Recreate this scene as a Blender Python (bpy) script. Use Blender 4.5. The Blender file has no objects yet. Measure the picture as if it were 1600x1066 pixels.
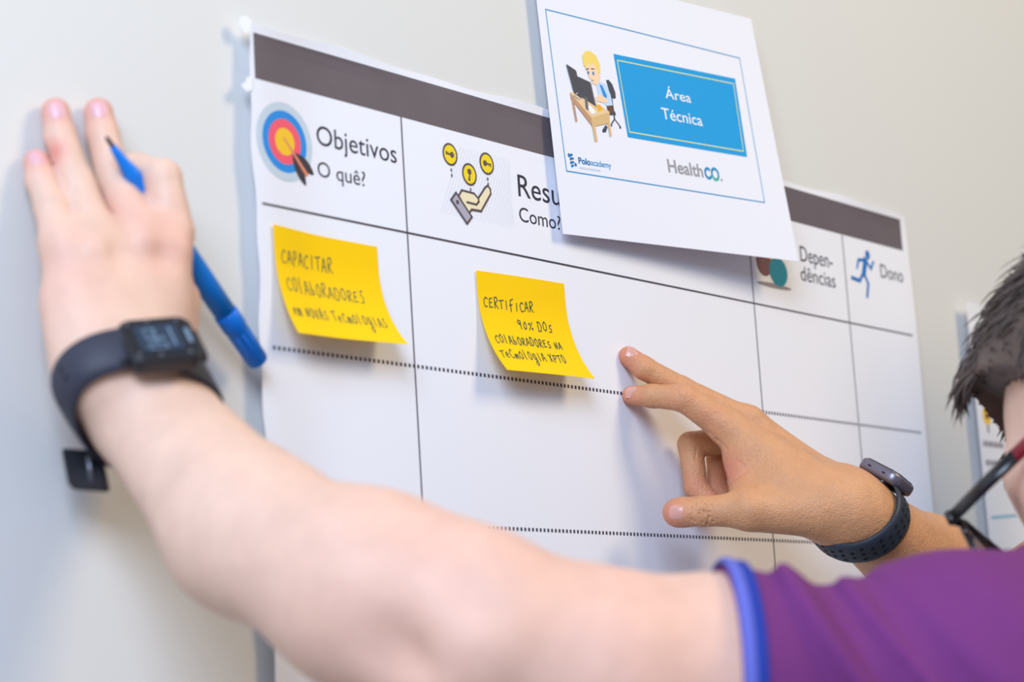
import bpy, bmesh, math, random
import numpy as np
from mathutils import Vector, Matrix
random.seed(4); rng = np.random.default_rng(4)
S = bpy.context.scene
C = S.collection

# ------------------------------------------------------------------ camera, world, lights, exposure
F_PX = 3332.0                                   # focal length in pixels of a 1600 px wide frame
HH = np.array([0.62565891, -0.09620499, -0.7741418])    # world X seen in camera axes
UP = np.array([-0.06028729, 0.98343553, -0.17093856])   # world Z
NN = np.array([0.7777637, 0.15362014, 0.60949526])      # out of the wall, towards the room (world -Y)
Z0 = 1.683                                      # height of the poster's middle on the wall
CAM = np.array([-1.54*0.7741418, -1.54*0.60949526, Z0 - 1.54*0.17093856])
cd = bpy.data.cameras.new('camera'); cam = bpy.data.objects.new('camera', cd); C.objects.link(cam)
cd.sensor_width = 36; cd.lens = F_PX*36/1600; cd.clip_start = .05
M = np.array([HH, -NN, UP])                     # rows = world axes in camera axes: world = M @ cam
mw = Matrix.Identity(4)
for i in range(3):
    for j in range(3): mw[i][j] = float(M[i, j])
    mw[i][3] = float(CAM[i])
cam.matrix_world = mw
cd.dof.use_dof = True; cd.dof.focus_distance = 1.60; cd.dof.aperture_fstop = 5.2
S.camera = cam
S.view_settings.view_transform = 'Standard'; S.view_settings.look = 'None'
S.view_settings.gamma = 1; S.view_settings.use_curve_mapping = False
S.view_settings.exposure = 0.37

def lin(c):
    return tuple(((x/255)/12.92 if x/255 <= .04045 else ((x/255+.055)/1.055)**2.4) for x in c)
W = bpy.data.worlds.new('room_ambient'); S.world = W; W.use_nodes = True
W.node_tree.nodes['Background'].inputs[0].default_value = (.76, .85, 1.0, 1)
W.node_tree.nodes['Background'].inputs[1].default_value = 0.30

def area(name, loc, target, size, sy, power, col):
    l = bpy.data.lights.new(name, 'AREA'); l.shape = 'RECTANGLE'; l.size = size; l.size_y = sy
    l.energy = power; l.color = col
    o = bpy.data.objects.new(name, l); C.objects.link(o); o.location = loc
    o.rotation_euler = (Vector(target)-Vector(loc)).to_track_quat('-Z', 'Y').to_euler()
    return o
area('window_daylight', (-2.3, -1.5, 2.75), (-.1, 0, 1.6), 1.3, 1.3, 72, (.62, .77, 1.0))
area('ceiling_lamp_warm', (.75, -1.75, 2.95), (.35, 0, 1.6), .75, .75, 19, (1.0, .80, .46))

# ------------------------------------------------------------------ pixel helpers (design aids: photo measurement -> metres)
def ray(px, py):
    r = np.array([(px-800)/F_PX, -(py-533)/F_PX, -1.0]); return M @ r
def D(px, py, d): return CAM + ray(px, py)*d                       # point at depth d in front of the camera
def WL(px, py, off_mm):                                            # point off_mm in front of the wall
    r = ray(px, py); t = (-off_mm/1000 - CAM[1])/r[1]; return CAM + r*t
def depth(P): return -float((M.T @ (np.array(P)-CAM))[2])
def lifted(ua, va, L):                                             # mm on the wall -> point lifted L mm off the wall
    ua = np.asarray(ua, float); va = np.asarray(va, float); L = np.asarray(L, float)
    u = ua - L*(ua+1192)/939; v = va - L*(va+263)/939
    return np.stack([u/1000, -L/1000, v/1000+Z0], -1)

# ------------------------------------------------------------------ object helpers
def wloc(o):
    v = Vector((0, 0, 0))
    while o is not None: v = v + o.location; o = o.parent
    return np.array(v)
def tag(o, label=None, cat=None, group=None, kind=None):
    if label: o['label'] = label
    if cat: o['category'] = cat
    if group: o['group'] = group
    if kind: o['kind'] = kind
    return o
def empty(name, loc, label, cat, group=None):
    o = bpy.data.objects.new(name, None); C.objects.link(o); o.location = [float(x) for x in loc]
    o.empty_display_size = .02
    return tag(o, label, cat, group)
def mesh(name, verts, faces, mats, parent=None, midx=None, smooth=True, loc=None):
    verts = np.asarray(verts, float)
    base = wloc(parent) if parent is not None else np.zeros(3)
    if loc is not None: base = base*0 + np.array(loc, float)
    me = bpy.data.meshes.new(name)
    me.from_pydata((verts-base).tolist(), [], [list(map(int, f)) for f in faces])
    for m in (mats if isinstance(mats, (list, tuple)) else [mats]): me.materials.append(m)
    if midx is not None: me.polygons.foreach_set('material_index', list(map(int, midx)))
    me.polygons.foreach_set('use_smooth', [smooth]*len(me.polygons))
    me.update()
    o = bpy.data.objects.new(name, me); C.objects.link(o)
    if parent is not None: o.parent = parent
    if loc is not None: o.location = [float(x) for x in loc]
    return o
def bevel(o, w=.001, seg=2, ang=35):
    b = o.modifiers.new('bevel', 'BEVEL'); b.width = w; b.segments = seg; b.limit_method = 'ANGLE'; b.angle_limit = math.radians(ang)
    return o

# ------------------------------------------------------------------ materials
def mat(name, rgb, rough=.6, spec=.4, noise=0, nscale=20, bump=0, bscale=200, sss=0, metal=0, dist=.0005, coat=0):
    m = bpy.data.materials.new(name); m.use_nodes = True; nt = m.node_tree; b = nt.nodes['Principled BSDF']
    col = (*lin(rgb), 1)
    b.inputs['Base Color'].default_value = col; b.inputs['Roughness'].default_value = rough
    b.inputs['Specular IOR Level'].default_value = spec; b.inputs['Metallic'].default_value = metal
    b.inputs['Coat Weight'].default_value = coat
    tc = nt.nodes.new('ShaderNodeTexCoord')
    if noise:
        n = nt.nodes.new('ShaderNodeTexNoise'); n.inputs['Scale'].default_value = nscale; n.inputs['Detail'].default_value = 5
        nt.links.new(tc.outputs['Object'], n.inputs['Vector'])
        mx = nt.nodes.new('ShaderNodeMix'); mx.data_type = 'RGBA'
        mx.inputs['A'].default_value = (*[c*(1-noise) for c in col[:3]], 1); mx.inputs['B'].default_value = (*[min(1, c*(1+noise)) for c in col[:3]], 1)
        nt.links.new(n.outputs['Fac'], mx.inputs['Factor']); nt.links.new(mx.outputs['Result'], b.inputs['Base Color'])
    if bump:
        n2 = nt.nodes.new('ShaderNodeTexNoise'); n2.inputs['Scale'].default_value = bscale; n2.inputs['Detail'].default_value = 4
        nt.links.new(tc.outputs['Object'], n2.inputs['Vector'])
        bp = nt.nodes.new('ShaderNodeBump'); bp.inputs['Strength'].default_value = bump; bp.inputs['Distance'].default_value = dist
        nt.links.new(n2.outputs['Fac'], bp.inputs['Height']); nt.links.new(bp.outputs['Normal'], b.inputs['Normal'])
    if sss:
        b.inputs['Subsurface Weight'].default_value = sss; b.inputs['Subsurface Radius'].default_value = (1, .35, .2)
        b.inputs['Subsurface Scale'].default_value = .004
    return m
def skin_mat(name, rgb, red, rough=.5, bump=.25, pores=900, mott=.10):
    """skin: base tone mottled by noise, pinker where the 'blush' attribute says (finger tips, knuckles, cheeks)"""
    m = mat(name, rgb, rough, .35, sss=.10)
    nt = m.node_tree; b = nt.nodes['Principled BSDF']; tc = nt.nodes.new('ShaderNodeTexCoord')
    n = nt.nodes.new('ShaderNodeTexNoise'); n.inputs['Scale'].default_value = 55; n.inputs['Detail'].default_value = 6; n.inputs['Roughness'].default_value = .6
    nt.links.new(tc.outputs['Object'], n.inputs['Vector'])
    a = nt.nodes.new('ShaderNodeAttribute'); a.attribute_name = 'blush'
    base = lin(rgb)
    mx = nt.nodes.new('ShaderNodeMix'); mx.data_type = 'RGBA'
    mx.inputs['A'].default_value = (*[c*(1-mott) for c in base], 1); mx.inputs['B'].default_value = (*[min(1, c*(1+mott)) for c in base], 1)
    nt.links.new(n.outputs['Fac'], mx.inputs['Factor'])
    m2 = nt.nodes.new('ShaderNodeMix'); m2.data_type = 'RGBA'; m2.inputs['B'].default_value = (*lin(red), 1)
    nt.links.new(a.outputs['Fac'], m2.inputs['Factor']); nt.links.new(mx.outputs['Result'], m2.inputs['A'])
    nt.links.new(m2.outputs['Result'], b.inputs['Base Color'])
    v = nt.nodes.new('ShaderNodeTexVoronoi'); v.inputs['Scale'].default_value = pores
    nt.links.new(tc.outputs['Object'], v.inputs['Vector'])
    n3 = nt.nodes.new('ShaderNodeTexNoise'); n3.inputs['Scale'].default_value = 260; n3.inputs['Detail'].default_value = 5
    nt.links.new(tc.outputs['Object'], n3.inputs['Vector'])
    ad = nt.nodes.new('ShaderNodeMath'); ad.operation = 'MULTIPLY_ADD'; ad.inputs[1].default_value = .5
    nt.links.new(v.outputs['Distance'], ad.inputs[0]); nt.links.new(n3.outputs['Fac'], ad.inputs[2])
    bp = nt.nodes.new('ShaderNodeBump'); bp.inputs['Strength'].default_value = bump; bp.inputs['Distance'].default_value = .0012
    nt.links.new(ad.outputs[0], bp.inputs['Height']); nt.links.new(bp.outputs['Normal'], b.inputs['Normal'])
    return m
MT = dict(
    wall=mat('painted_wall', (223, 221, 218), .45, .3, bump=.12, bscale=420, dist=.0006),
    floor=mat('grey_floor', (150, 146, 140), .5, noise=.08),
    paper=mat('poster_paper', (240, 240, 248), .7, .25, bump=.10, bscale=18, dist=.002),
    paper2=mat('sheet_paper', (238, 238, 248), .6, .3, bump=.05, bscale=25, dist=.001),
    tape=mat('paper_tape', (238, 238, 240), .5),
    bar=mat('charcoal_print', (106, 96, 101), .6, .3, noise=.10, nscale=30),
    line=mat('rule_print', (72, 66, 78), .6),
    text=mat('text_print', (48, 44, 62), .6),
    ltgrey=mat('pale_blue_print', (200, 214, 226), .6), blue=mat('blue_print', (36, 142, 224), .6), red=mat('coral_print', (250, 92, 112), .6),
    yel=mat('yellow_print', (252, 200, 40), .6), dark=mat('dark_print', (62, 54, 62), .6), wood=mat('shaft_print', (226, 138, 108), .6),
    lemon=mat('lemon_print', (246, 216, 24), .6), cream=mat('cream_print', (240, 226, 188), .6), lilac=mat('lilac_print', (176, 170, 186), .6),
    outl=mat('outline_print', (88, 74, 78), .6), hatch=mat('hatch_print', (222, 220, 228), .7),
    teal=mat('teal_print', (40, 140, 168), .6), brown=mat('brown_print', (120, 84, 88), .6), shade=mat('grey_print', (150, 142, 148), .7),
    runner=mat('runner_print', (34, 116, 190), .6),
    cyan=mat('cyan_print', (0, 156, 222), .5), frame=mat('frame_print', (46, 152, 206), .6), gold=mat('pale_yellow_print', (226, 230, 150), .6),
    white=mat('white_print', (246, 246, 248), .6), grey=mat('logo_grey_print', (158, 154, 160), .6), green=mat('logo_green_print', (60, 190, 170), .6),
    logoblue=mat('logo_blue_print', (40, 150, 208), .6), logodeep=mat('logo_deep_print', (20, 120, 180), .6), logopale=mat('logo_pale_print', (150, 196, 222), .6),
    blond=mat('blond_print', (246, 216, 110), .6), peach=mat('peach_print', (250, 214, 178), .6), shirtp=mat('shirt_print', (200, 220, 246), .6),
    screen=mat('monitor_print', (74, 74, 84), .6), screen2=mat('monitor_side_print', (104, 104, 116), .6), desk=mat('desk_print', (236, 204, 156), .6),
    desk2=mat('desk_front_print', (196, 150, 116), .6), chairp=mat('chair_print', (66, 72, 88), .6), deskd=mat('desk_leg_print', (222, 184, 128), .6),
    trousersp=mat('trouser_print', (104, 72, 62), .6), bookp=mat('book_print', (244, 176, 40), .6),
    note=mat('yellow_note_paper', (255, 206, 0), .65, .2, bump=.04, bscale=300),
    ink=mat('green_black_ink', (16, 74, 66), .5), ink2=mat('grey_green_ink', (92, 104, 70), .5),
    pen=mat('blue_pen_plastic', (0, 124, 222), .4, .4), pend=mat('blue_pen_cap_plastic', (0, 114, 216), .4, .4), nib=mat('felt_nib', (36, 36, 60), .8),
    skinA=skin_mat('pale_skin', (228, 188, 166), (222, 138, 124), .5, .2, mott=.16),
    skinB=skin_mat('tanned_skin', (209, 151, 108), (214, 126, 104), .42, .6, mott=.2),
    nailA=mat('pale_fingernail', (226, 172, 176), .3, .5, sss=.1), nailB=mat('fingernail_keratin', (214, 156, 140), .28, .5, sss=.1),
    shirt=mat('purple_polo_fabric', (114, 50, 112), .85, .2, noise=.06, nscale=60, bump=.5, bscale=1400, dist=.0004),
    band=mat('light_blue_ribbing', (98, 104, 190), .8, .2, bump=.3, bscale=900), bandd=mat('dark_blue_ribbing', (36, 58, 148), .8, .2, bump=.3, bscale=900),
    tee=mat('charcoal_tee_fabric', (58, 60, 70), .85, .2, bump=.3, bscale=900), jean=mat('denim_fabric', (52, 62, 86), .85, .2, noise=.15, nscale=200),
    shoe=mat('black_shoe_leather', (32, 30, 30), .4),
    hairA=mat('dark_brown_hair', (86, 70, 63), .45, .5, noise=.3, nscale=70), hairB=mat('black_hair', (34, 28, 26), .45, .5),
    eye=mat('eye_white', (236, 232, 228), .2), 
    rubber=mat('black_rubber', (50, 50, 64), .55, .4, bump=.1, bscale=900), case=mat('black_plastic_case', (26, 26, 32), .38, .5),
    lcd=mat('watch_display', (46, 58, 74), .15, .5), lcdt=mat('display_digits', (112, 130, 150), .4), screw=mat('grey_screw', (120, 120, 130), .3, metal=.6),
    navy=mat('dark_navy_rubber', (44, 50, 62), .5, .4), hole=mat('strap_hole_dark', (16, 17, 22), .8),
    alu=mat('space_grey_aluminium', (126, 120, 132), .35, metal=.6), glass=mat('black_watch_glass', (12, 12, 16), .08, .6, coat=.5),
    frameg=mat('black_acetate', (24, 22, 26), .25, .5), redg=mat('red_acetate', (150, 20, 40), .3, .5),
)
gl = bpy.data.materials.new('clear_lens'); gl.use_nodes = True
b_ = gl.node_tree.nodes['Principled BSDF']; b_.inputs['Transmission Weight'].default_value = 1; b_.inputs['Roughness'].default_value = .02
b_.inputs['IOR'].default_value = 1.06; MT['lens'] = gl

# ------------------------------------------------------------------ the setting
def box(lo, hi):
    x0, y0, z0 = lo; x1, y1, z1 = hi
    v = [(x, y, z) for x in (x0, x1) for y in (y0, y1) for z in (z0, z1)]
    f = [(0, 1, 3, 2), (4, 6, 7, 5), (0, 4, 5, 1), (2, 3, 7, 6), (0, 2, 6, 4), (1, 5, 7, 3)]
    return v, f
v, f = box((-4, 0, 0), (4.5, .12, 3.1)); tag(mesh('wall_back', v, f, MT['wall'], smooth=False), 'white painted wall behind the poster', None, kind='structure')
v, f = box((-4, -4, -.1), (4.5, .12, 0)); tag(mesh('floor', v, f, MT['floor'], smooth=False), 'grey floor below the wall', None, kind='structure')

# ------------------------------------------------------------------ flat printing on paper
def circle(cx, cy, rx, ry=None, n=40, a0=0, a1=2*math.pi):
    ry = ry or rx
    return [(cx+rx*math.cos(a0+(a1-a0)*i/n), cy+ry*math.sin(a0+(a1-a0)*i/n)) for i in range(n)]
def rect(x0, y0, x1, y1): return [(x0, y0), (x1, y0), (x1, y1), (x0, y1)]
def stroke(pts, w, closed=False):
    """constant-width ribbon along a polyline as a list of small quads"""
    out = []; P = [np.array(p, float) for p in pts]
    if closed: P.append(P[0])
    for a, b in zip(P[:-1], P[1:]):
        d = b-a; L = np.hypot(*d)
        if L < 1e-9: continue
        d /= L; n = np.array([-d[1], d[0]])*w/2; e = d*w*.42
        out.append([tuple(a-n-e), tuple(b-n+e), tuple(b+n+e), tuple(a+n-e)])
    return out
def text2d(s, x0, base, x1, cap, bold=0, obl=0):
    """text outlines fitted so that the ink runs x0..x1 and capitals are cap high; returns list of polygons"""
    cu = bpy.data.curves.new('tmp', 'FONT'); cu.body = s; cu.resolution_u = 5; cu.offset = bold; cu.shear = obl
    ob = bpy.data.objects.new('tmp', cu); C.objects.link(ob)
    dg = bpy.context.evaluated_depsgraph_get(); dg.update()
    me = bpy.data.meshes.new_from_object(ob.evaluated_get(dg))
    V = np.array([v.co[:2] for v in me.vertices]); P = [list(p.vertices) for p in me.polygons]
    bpy.data.objects.remove(ob); bpy.data.curves.remove(cu); bpy.data.meshes.remove(me)
    mn = V[:, 0].min(); mx = V[:, 0].max(); sx = (x1-x0)/(mx-mn); sy = cap/.70
    V = np.stack([(V[:, 0]-mn)*sx+x0, V[:, 1]*sy+base], 1)
    return [[tuple(V[i]) for i in p] for p in P]
def printed(name, groups, fn, parent, grid=0, label=None, lift0=.00018):
    """groups: [(material, [polygons])] drawn in order, each a hair above the last; fn maps sheet mm -> (points, normals)"""
    verts = []; faces = []; midx = []; mats = []
    for gi, (m, polys) in enumerate(groups):
        bm = bmesh.new()
        for p in polys:
            try: bm.faces.new([bm.verts.new((x, y, 0)) for x, y in p])
            except ValueError: pass
        for fc in bm.faces:
            fc.normal_update()
            if fc.normal.z < 0: fc.normal_flip()
        bmesh.ops.triangulate(bm, faces=bm.faces[:])
        if grid and len(bm.verts):
            xs = [v.co.x for v in bm.verts]; ys = [v.co.y for v in bm.verts]
            for ax, lo, hi in ((0, min(xs), max(xs)), (1, min(ys), max(ys))):
                k = math.ceil((lo+1e-6)/grid)*grid
                while k < hi-1e-6:
                    co = [0, 0, 0]; co[ax] = k; no = [0, 0, 0]; no[ax] = 1
                    bmesh.ops.bisect_plane(bm, geom=bm.verts[:]+bm.edges[:]+bm.faces[:], plane_co=co, plane_no=no)
                    k += grid
        bm.verts.index_update(); bm.verts.ensure_lookup_table()
        if not len(bm.verts): bm.free(); continue
        co = np.array([v.co[:2] for v in bm.verts]); P, N = fn(co[:, 0], co[:, 1])
        P = P + N*(lift0 + gi*.00004); o = len(verts)
        if m not in mats: mats.append(m)
        mi = mats.index(m)
        for fc in bm.faces:
            idx = [v.index+o for v in fc.verts]
            a, b, c = [P[i-o] for i in idx[:3]]
            if np.dot(np.cross(b-a, c-a), N[idx[0]-o]) < 0: idx = idx[::-1]
            faces.append(idx); midx.append(mi)
        verts += P.tolist(); bm.free()
    o = mesh(name, verts, faces, [MT[m] for m in mats], parent, midx, smooth=False)
    if label: o['label'] = label
    return o
def with_normals(pf):
    def fn(x, y):
        x = np.asarray(x, float); y = np.asarray(y, float); e = .5
        P = pf(x, y); a = pf(x+e, y)-pf(x-e, y); b = pf(x, y+e)-pf(x, y-e)
        N = np.cross(a, b); N /= np.linalg.norm(N, axis=-1, keepdims=True)
        N = np.where(N[..., 1:2] > 0, -N, N)
        return P, N
    return fn
def sheet(name, fn, x0, x1, y0, y1, nx, ny, m, parent, thick=.00018, edge=None):
    xs = np.linspace(x0, x1, nx+1); ys = np.linspace(y0, y1, ny+1)
    X, Y = np.meshgrid(xs, ys, indexing='ij')
    if edge is not None: X, Y = edge(X, Y)
    P, N = fn(X.ravel(), Y.ravel()); n = len(P)
    V = np.concatenate([P, P-N*thick]).tolist(); Fs = []
    ix = lambda i, j: i*(ny+1)+j
    for i in range(nx):
        for j in range(ny):
            q = [ix(i, j), ix(i+1, j), ix(i+1, j+1), ix(i, j+1)]
            a, b, c = P[q[0]], P[q[1]], P[q[2]]
            if np.dot(np.cross(b-a, c-a), N[q[0]]) < 0: q = q[::-1]
            Fs.append(q); Fs.append([k+n for k in q[::-1]])
    bd = [ix(i, 0) for i in range(nx+1)]+[ix(nx, j) for j in range(1, ny+1)]+[ix(i, ny) for i in range(nx-1, -1, -1)]+[ix(0, j) for j in range(ny-1, 0, -1)]
    for a, b in zip(bd, bd[1:]+bd[:1]):          # the cut edge has its own corners, so it does not bend the shading of the face
        o = len(V); V += [V[a], V[b], V[b+n], V[a+n]]; Fs.append([o, o+1, o+2, o+3])
    return mesh(name, V, Fs, m, parent)

# ------------------------------------------------------------------ the planning poster
def poster_lift(u, v):
    L = 2.0 + 8.5*np.exp(-((u+256)/40)**2) + 5.0*np.exp(-((u-628)/60)**2)*np.clip((200-v)/240, 0, 1.4)
    L = L + .7*np.sin(u/95+.6)*np.sin(v/120+1) + .5*np.sin(u/47+v/80)
    L = L + 1.5*np.exp(-((v-186)/10)**2)*(1+np.sin(u/40.0))
    return L
poster_fn = with_normals(lambda u, v: lifted(u, v, poster_lift(u, v)))
poster = empty('poster', (.18, -.003, Z0-.42), 'large white planning poster with charcoal header bar and columns taped to the wall', 'poster')
def pedge(X, Y):
    t = (Y+430)/614; left = np.clip((-X-200)/54, 0, 1); right = np.clip((X-560)/62, 0, 1)
    X = X + left*(1.2*np.sin(Y/23)+.8*np.sin(Y/9)) + right*(1.5*np.sin(Y/50) + (1-t)*6)
    Y = Y + np.clip((Y-160)/24, 0, 1)*(1.3*np.sin(X/37)+.7*np.sin(X/15))
    return X, Y
sheet('paper_sheet', poster_fn, -254, 622, -430, 184, 110, 76, MT['paper'], poster, edge=pedge)
PP = lambda name, groups, grid=0, label=None: printed(name, groups, poster_fn, poster, grid, label)
PP('header_bar', [('bar', [rect(-250, 147.6, 611, 178.3)])], 7, 'charcoal header bar')
PP('header_rule', [('line', stroke([(-247.5, 65), (614, 65.4)], 1.5))], 7, 'thin dark horizontal rule')
for u, top in ((-109.2, 147.6), (334.5, 147.6), (496, 147.6)):
    PP('column_line', [('line', stroke([(u, top), (u+(2 if u < 0 else 0), -425)], 1.35))], 7)
for v, u0 in ((-28, -244), (-136.2, -244), (-244.4, -244)):
    q = [rect(u, v-1.25, u+2.2, v+1.25) for u in np.arange(u0, 614, 4.45)]
    PP('dotted_line', [('line', q)])
# target with an arrow in it
TC = (-225.5, 109.5)
def featherpoly(a, tip, w):
    a = np.array(a); b = np.array(tip); d = b-a; n = np.array([-d[1], d[0]])/np.hypot(*d)*w
    return [tuple(a+d*t+n*s*math.sin(math.pi*min(1, t*.92+.04))**.8) for s, ts in ((1, np.linspace(0, 1, 9)), (-1, np.linspace(1, 0, 9))) for t in ts]
PP('target_icon', [('ltgrey', [circle(*TC, 25.6, 26.4)]), ('blue', [circle(*TC, 20.2, 20.8)]), ('red', [circle(*TC, 14.8, 15.2)]), ('yel', [circle(*TC, 8.9, 9.2)]),
    ('dark', [featherpoly((-218.5, 102), (-207.8, 83.2), -3.6), featherpoly((-216.5, 103), (-200, 91.6), 3.8)]),
    ('wood', [[(-227, 112), (-225.8, 112.5), (-204.6, 90.6), (-207, 88.8)]])], 8, 'round blue and coral archery target with arrow')
def lettering(s, x0, b, x1, cap, fnc=None, m='text', bold=0, label=None):
    return PP('lettering', [(m, text2d(s, x0, b, x1, cap, bold))])
lettering('Objetivos', -195.2, 113.1, -116, 13.6)
lettering('O quê?', -195.7, 91.4, -149.3, 10.4)
lettering('Resu', 18.2, 110.6, 69.5, 17)
lettering('Como?', 17.6, 91.6, 67.6, 11)
lettering('Depen-', 418.2, 112.9, 474, 14.2)
lettering('dências', 416, 95.2, 476.3, 13.4)
lettering('Dono', 563, 115.8, 606.5, 13.2)
# keys falling into a hand
hat = [s for k in range(26) for s in stroke([(-72+k*3.3-min(0, 0), 85+max(0, 0)), (-72+k*3.3+26 if k < 17 else 10, 137 if k < 17 else 137-(k-17)*3.3*1.6-0)], .35)]
g = [('hatch', hat)]
coins = ((-58.2, 129.3, 180), (-37.7, 117.9, 270), (-17.1, 129.3, 0))
g.append(('outl', [circle(x, y, 8.2, 8.4) for x, y, a in coins]))
g.append(('lemon', [circle(x, y, 6.6, 6.8) for x, y, a in coins]))
keys = []; dots = []
for x, y, a in coins:
    ca, sa = math.cos(math.radians(a)), math.sin(math.radians(a))
    tr = lambda p: (x+p[0]*ca-p[1]*sa, y+p[0]*sa+p[1]*ca)
    keys += [[tr(p) for p in circle(-2, 0, 2.3, n=16)]] + [[tr(p) for p in rect(0, -.65, 4.8, .65)], [tr(p) for p in rect(3.5, -2, 4.7, 0)], [tr(p) for p in rect(1.9, -1.6, 2.8, 0)]]
    dots += [[tr(p) for p in circle(-2, 0, 1.0, n=10)]]
g += [('outl', keys), ('brown', dots)]
g.append(('outl', [rect(x-.7, y-1.2, x+.7, y+1.2) for x, y in ((-57.9, 117.9), (-57.7, 114.0), (-17.2, 117.8), (-17, 113.9), (-37.5, 106.8))]))
hand = [(-51.5, 100), (-47.6, 104.6), (-34, 104.3), (-29.6, 101.4), (-21, 110.6), (-18, 112.6), (-15.2, 110.8), (-14.9, 107), (-27, 92.4), (-37.6, 92), (-41.6, 88.4)]
g.append(('cream', [hand])); g.append(('outl', stroke(hand, 1.7, True)))
g.append(('outl', stroke([(-42.5, 96.6), (-32, 96.4), (-29.2, 99), (-29.4, 101.6)], 1.7)))
cuff = [(-54.4, 101.8), (-60.2, 95.8), (-43.9, 80.7), (-38.1, 86.4)]
g += [('lilac', [cuff]), ('outl', stroke(cuff, 1.7, True)), ('outl', [circle(-53.4, 95, 1.7, n=14)])]
PP('keys_and_hand_icon', g, 10, 'open hand catching three yellow key coins')
PP('balls_icon', [('shade', [circle(370, 84.6, 28, 2.2)]), ('brown', [circle(356, 104, 12.5)]), ('yel', [circle(368, 117, 9)]), ('teal', [circle(378.5, 98, 14.8, 13)])], 8, 'coloured balls')
# running figure
run = [[p for p in circle(540.8, 134.2, 4.4, n=20)]]
run += stroke([(535.5, 128), (530.5, 115)], 7.2)
run += stroke([(536.5, 128.6), (545, 121.5), (550.4, 128.6)], 3.1)
run += stroke([(533, 128.4), (522.6, 127.2), (519, 119.6)], 3.1)
run += stroke([(531, 115.5), (537.2, 106.6), (533.2, 94)], 3.8)
run += stroke([(529.6, 115.5), (521.5, 107.4), (507.6, 108.6)], 3.8)
PP('running_figure_icon', [('runner', run)], 0, 'blue running figure')
# scraps of torn tape at the left edge
def tab(name, pts, L):
    fn = with_normals(lambda u, v: lifted(u, v, L+0*u+.06*(u+260)))
    P, N = fn(np.array([p[0] for p in pts]), np.array([p[1] for p in pts])); n = len(pts)
    V = np.concatenate([P, P-N*.0003]); F_ = [list(range(n)), list(range(2*n-1, n-1, -1))]+[[i, (i+1) % n, (i+1) % n+n, i+n] for i in range(n)]
    mesh(name, V, F_, MT['tape'], poster, smooth=False)
tab('tape_scrap', [(-251, 186), (-252, 178), (-258, 176), (-262, 181), (-260, 187), (-255, 188)], 10.5)
tab('tape_scrap', [(-252, 148), (-253, 139), (-258, 137), (-263, 140), (-258, 144), (-257, 147)], 10.6)

# ------------------------------------------------------------------ sheet taped over the poster
QA = np.array([(54.0, 299.0), (368.0, 325.0), (415.0, 112.0), (70.2, 89.2)])    # corners of the sheet seen on the wall, mm
def homog(src, dst):
    A = []
    for (x, y), (u, v) in zip(src, dst):
        A += [[x, y, 1, 0, 0, 0, -u*x, -u*y, -u], [0, 0, 0, x, y, 1, -v*x, -v*y, -v]]
    return np.linalg.svd(np.array(A, float))[2][-1].reshape(3, 3)
HA = homog([(0, 0), (297, 0), (297, 210), (0, 210)], QA)
def sheet_pt(s, t):
    w = HA[2, 0]*s+HA[2, 1]*t+HA[2, 2]
    u = (HA[0, 0]*s+HA[0, 1]*t+HA[0, 2])/w; v = (HA[1, 0]*s+HA[1, 1]*t+HA[1, 2])/w
    a = np.clip(s/297, 0, 2); b = np.clip(t/210, 0, 2)
    L = 8 + 9*a**1.3 + 20*a*b**1.2 + 3.5*b*b*(1-a) + 3.0*np.sin(math.pi*a)*(.3-b)
    return lifted(u, v, L)
sheet_fn = with_normals(sheet_pt)
sign = empty('paper_sheet', lifted(210, 205, 18), 'white landscape paper sheet with blue title panel taped over the poster', 'paper sheet')
sheet('paper', sheet_fn, 0, 297, 0, 210, 40, 30, MT['paper2'], sign)
SP = lambda name, groups, grid=0, label=None: printed(name, groups, sheet_fn, sign, grid, label)
flip = lambda polys, t: [[(x, 2*t-y) for x, y in p] for p in polys]
def stext(s, x0, base, x1, cap, bold=0): return flip(text2d(s, x0, base, x1, cap, bold), base)
SP('border_line', [('frame', stroke([(9.5, 37), (267, 41), (263.5, 165.4), (12.2, 163.8)], .9, True))], 12, 'thin blue border line')
tp = SP('title_panel', [('cyan', [[(88.6, 62.4), (254.2, 61.2), (250.4, 129.2), (92, 129.8)]]), ('gold', stroke([(92.3, 67.2), (250.2, 66.2), (246.4, 124.8), (95, 125.3)], .9, True))], 12, 'cyan panel with thin pale yellow frame')
printed('lettering', [('white', stext('Área', 149.6, 91.2, 184, 8.4, .004) + stext('Técnica', 140.6, 109.4, 194.8, 9.4, .004))], sheet_fn, tp, 0, 'white lettering', .00030)
SP('logo_lettering', [('grey', stext('Health', 138.2, 152.2, 184, 10.2, .02)), ('logoblue', stroke(circle(191, 148.4, 3.9, n=24, a0=.7, a1=2*math.pi-.7), 2.2) + stroke(circle(200.4, 148.2, 4.4, n=28), 2.2, True)),
   ('green', stroke(circle(200.4, 148.2, 4.4, n=12, a0=.6, a1=2.6), 2.2)), ('grey', [circle(208, 152.2, 1.1, n=12)])], 0, 'grey and blue logo lettering')
gb = []
for k, (w, yy) in enumerate(((1.5, -3.6), (2.1, -.9), (2.1, 1.9), (1.4, 4.4))):
    gb += [[(20.2+dx*w*1.1-.5, 154.9+yy-dx*.5+dy) for dx, dy in ((-1, -.9), (0, -1.3), (1, -.6), (1.3, .5), (.2, .8), (-1, .9))]]
SP('logo_lettering', [('logodeep', gb + [circle(17.2, 151.6, 1.6, n=12), circle(23.6, 158.0, 1.4, n=12)]), ('logodeep', stext('Polo', 27.4, 156.6, 41.6, 4.6, .03)), ('logoblue', stext('academy', 42, 156.6, 66, 4.6, .005)),
   ('logopale', stext('ESCOLA DE NEGÓCIOS', 28, 160.6, 52, 1.5, 0))], 0, 'blue globe logo lettering')
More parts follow.
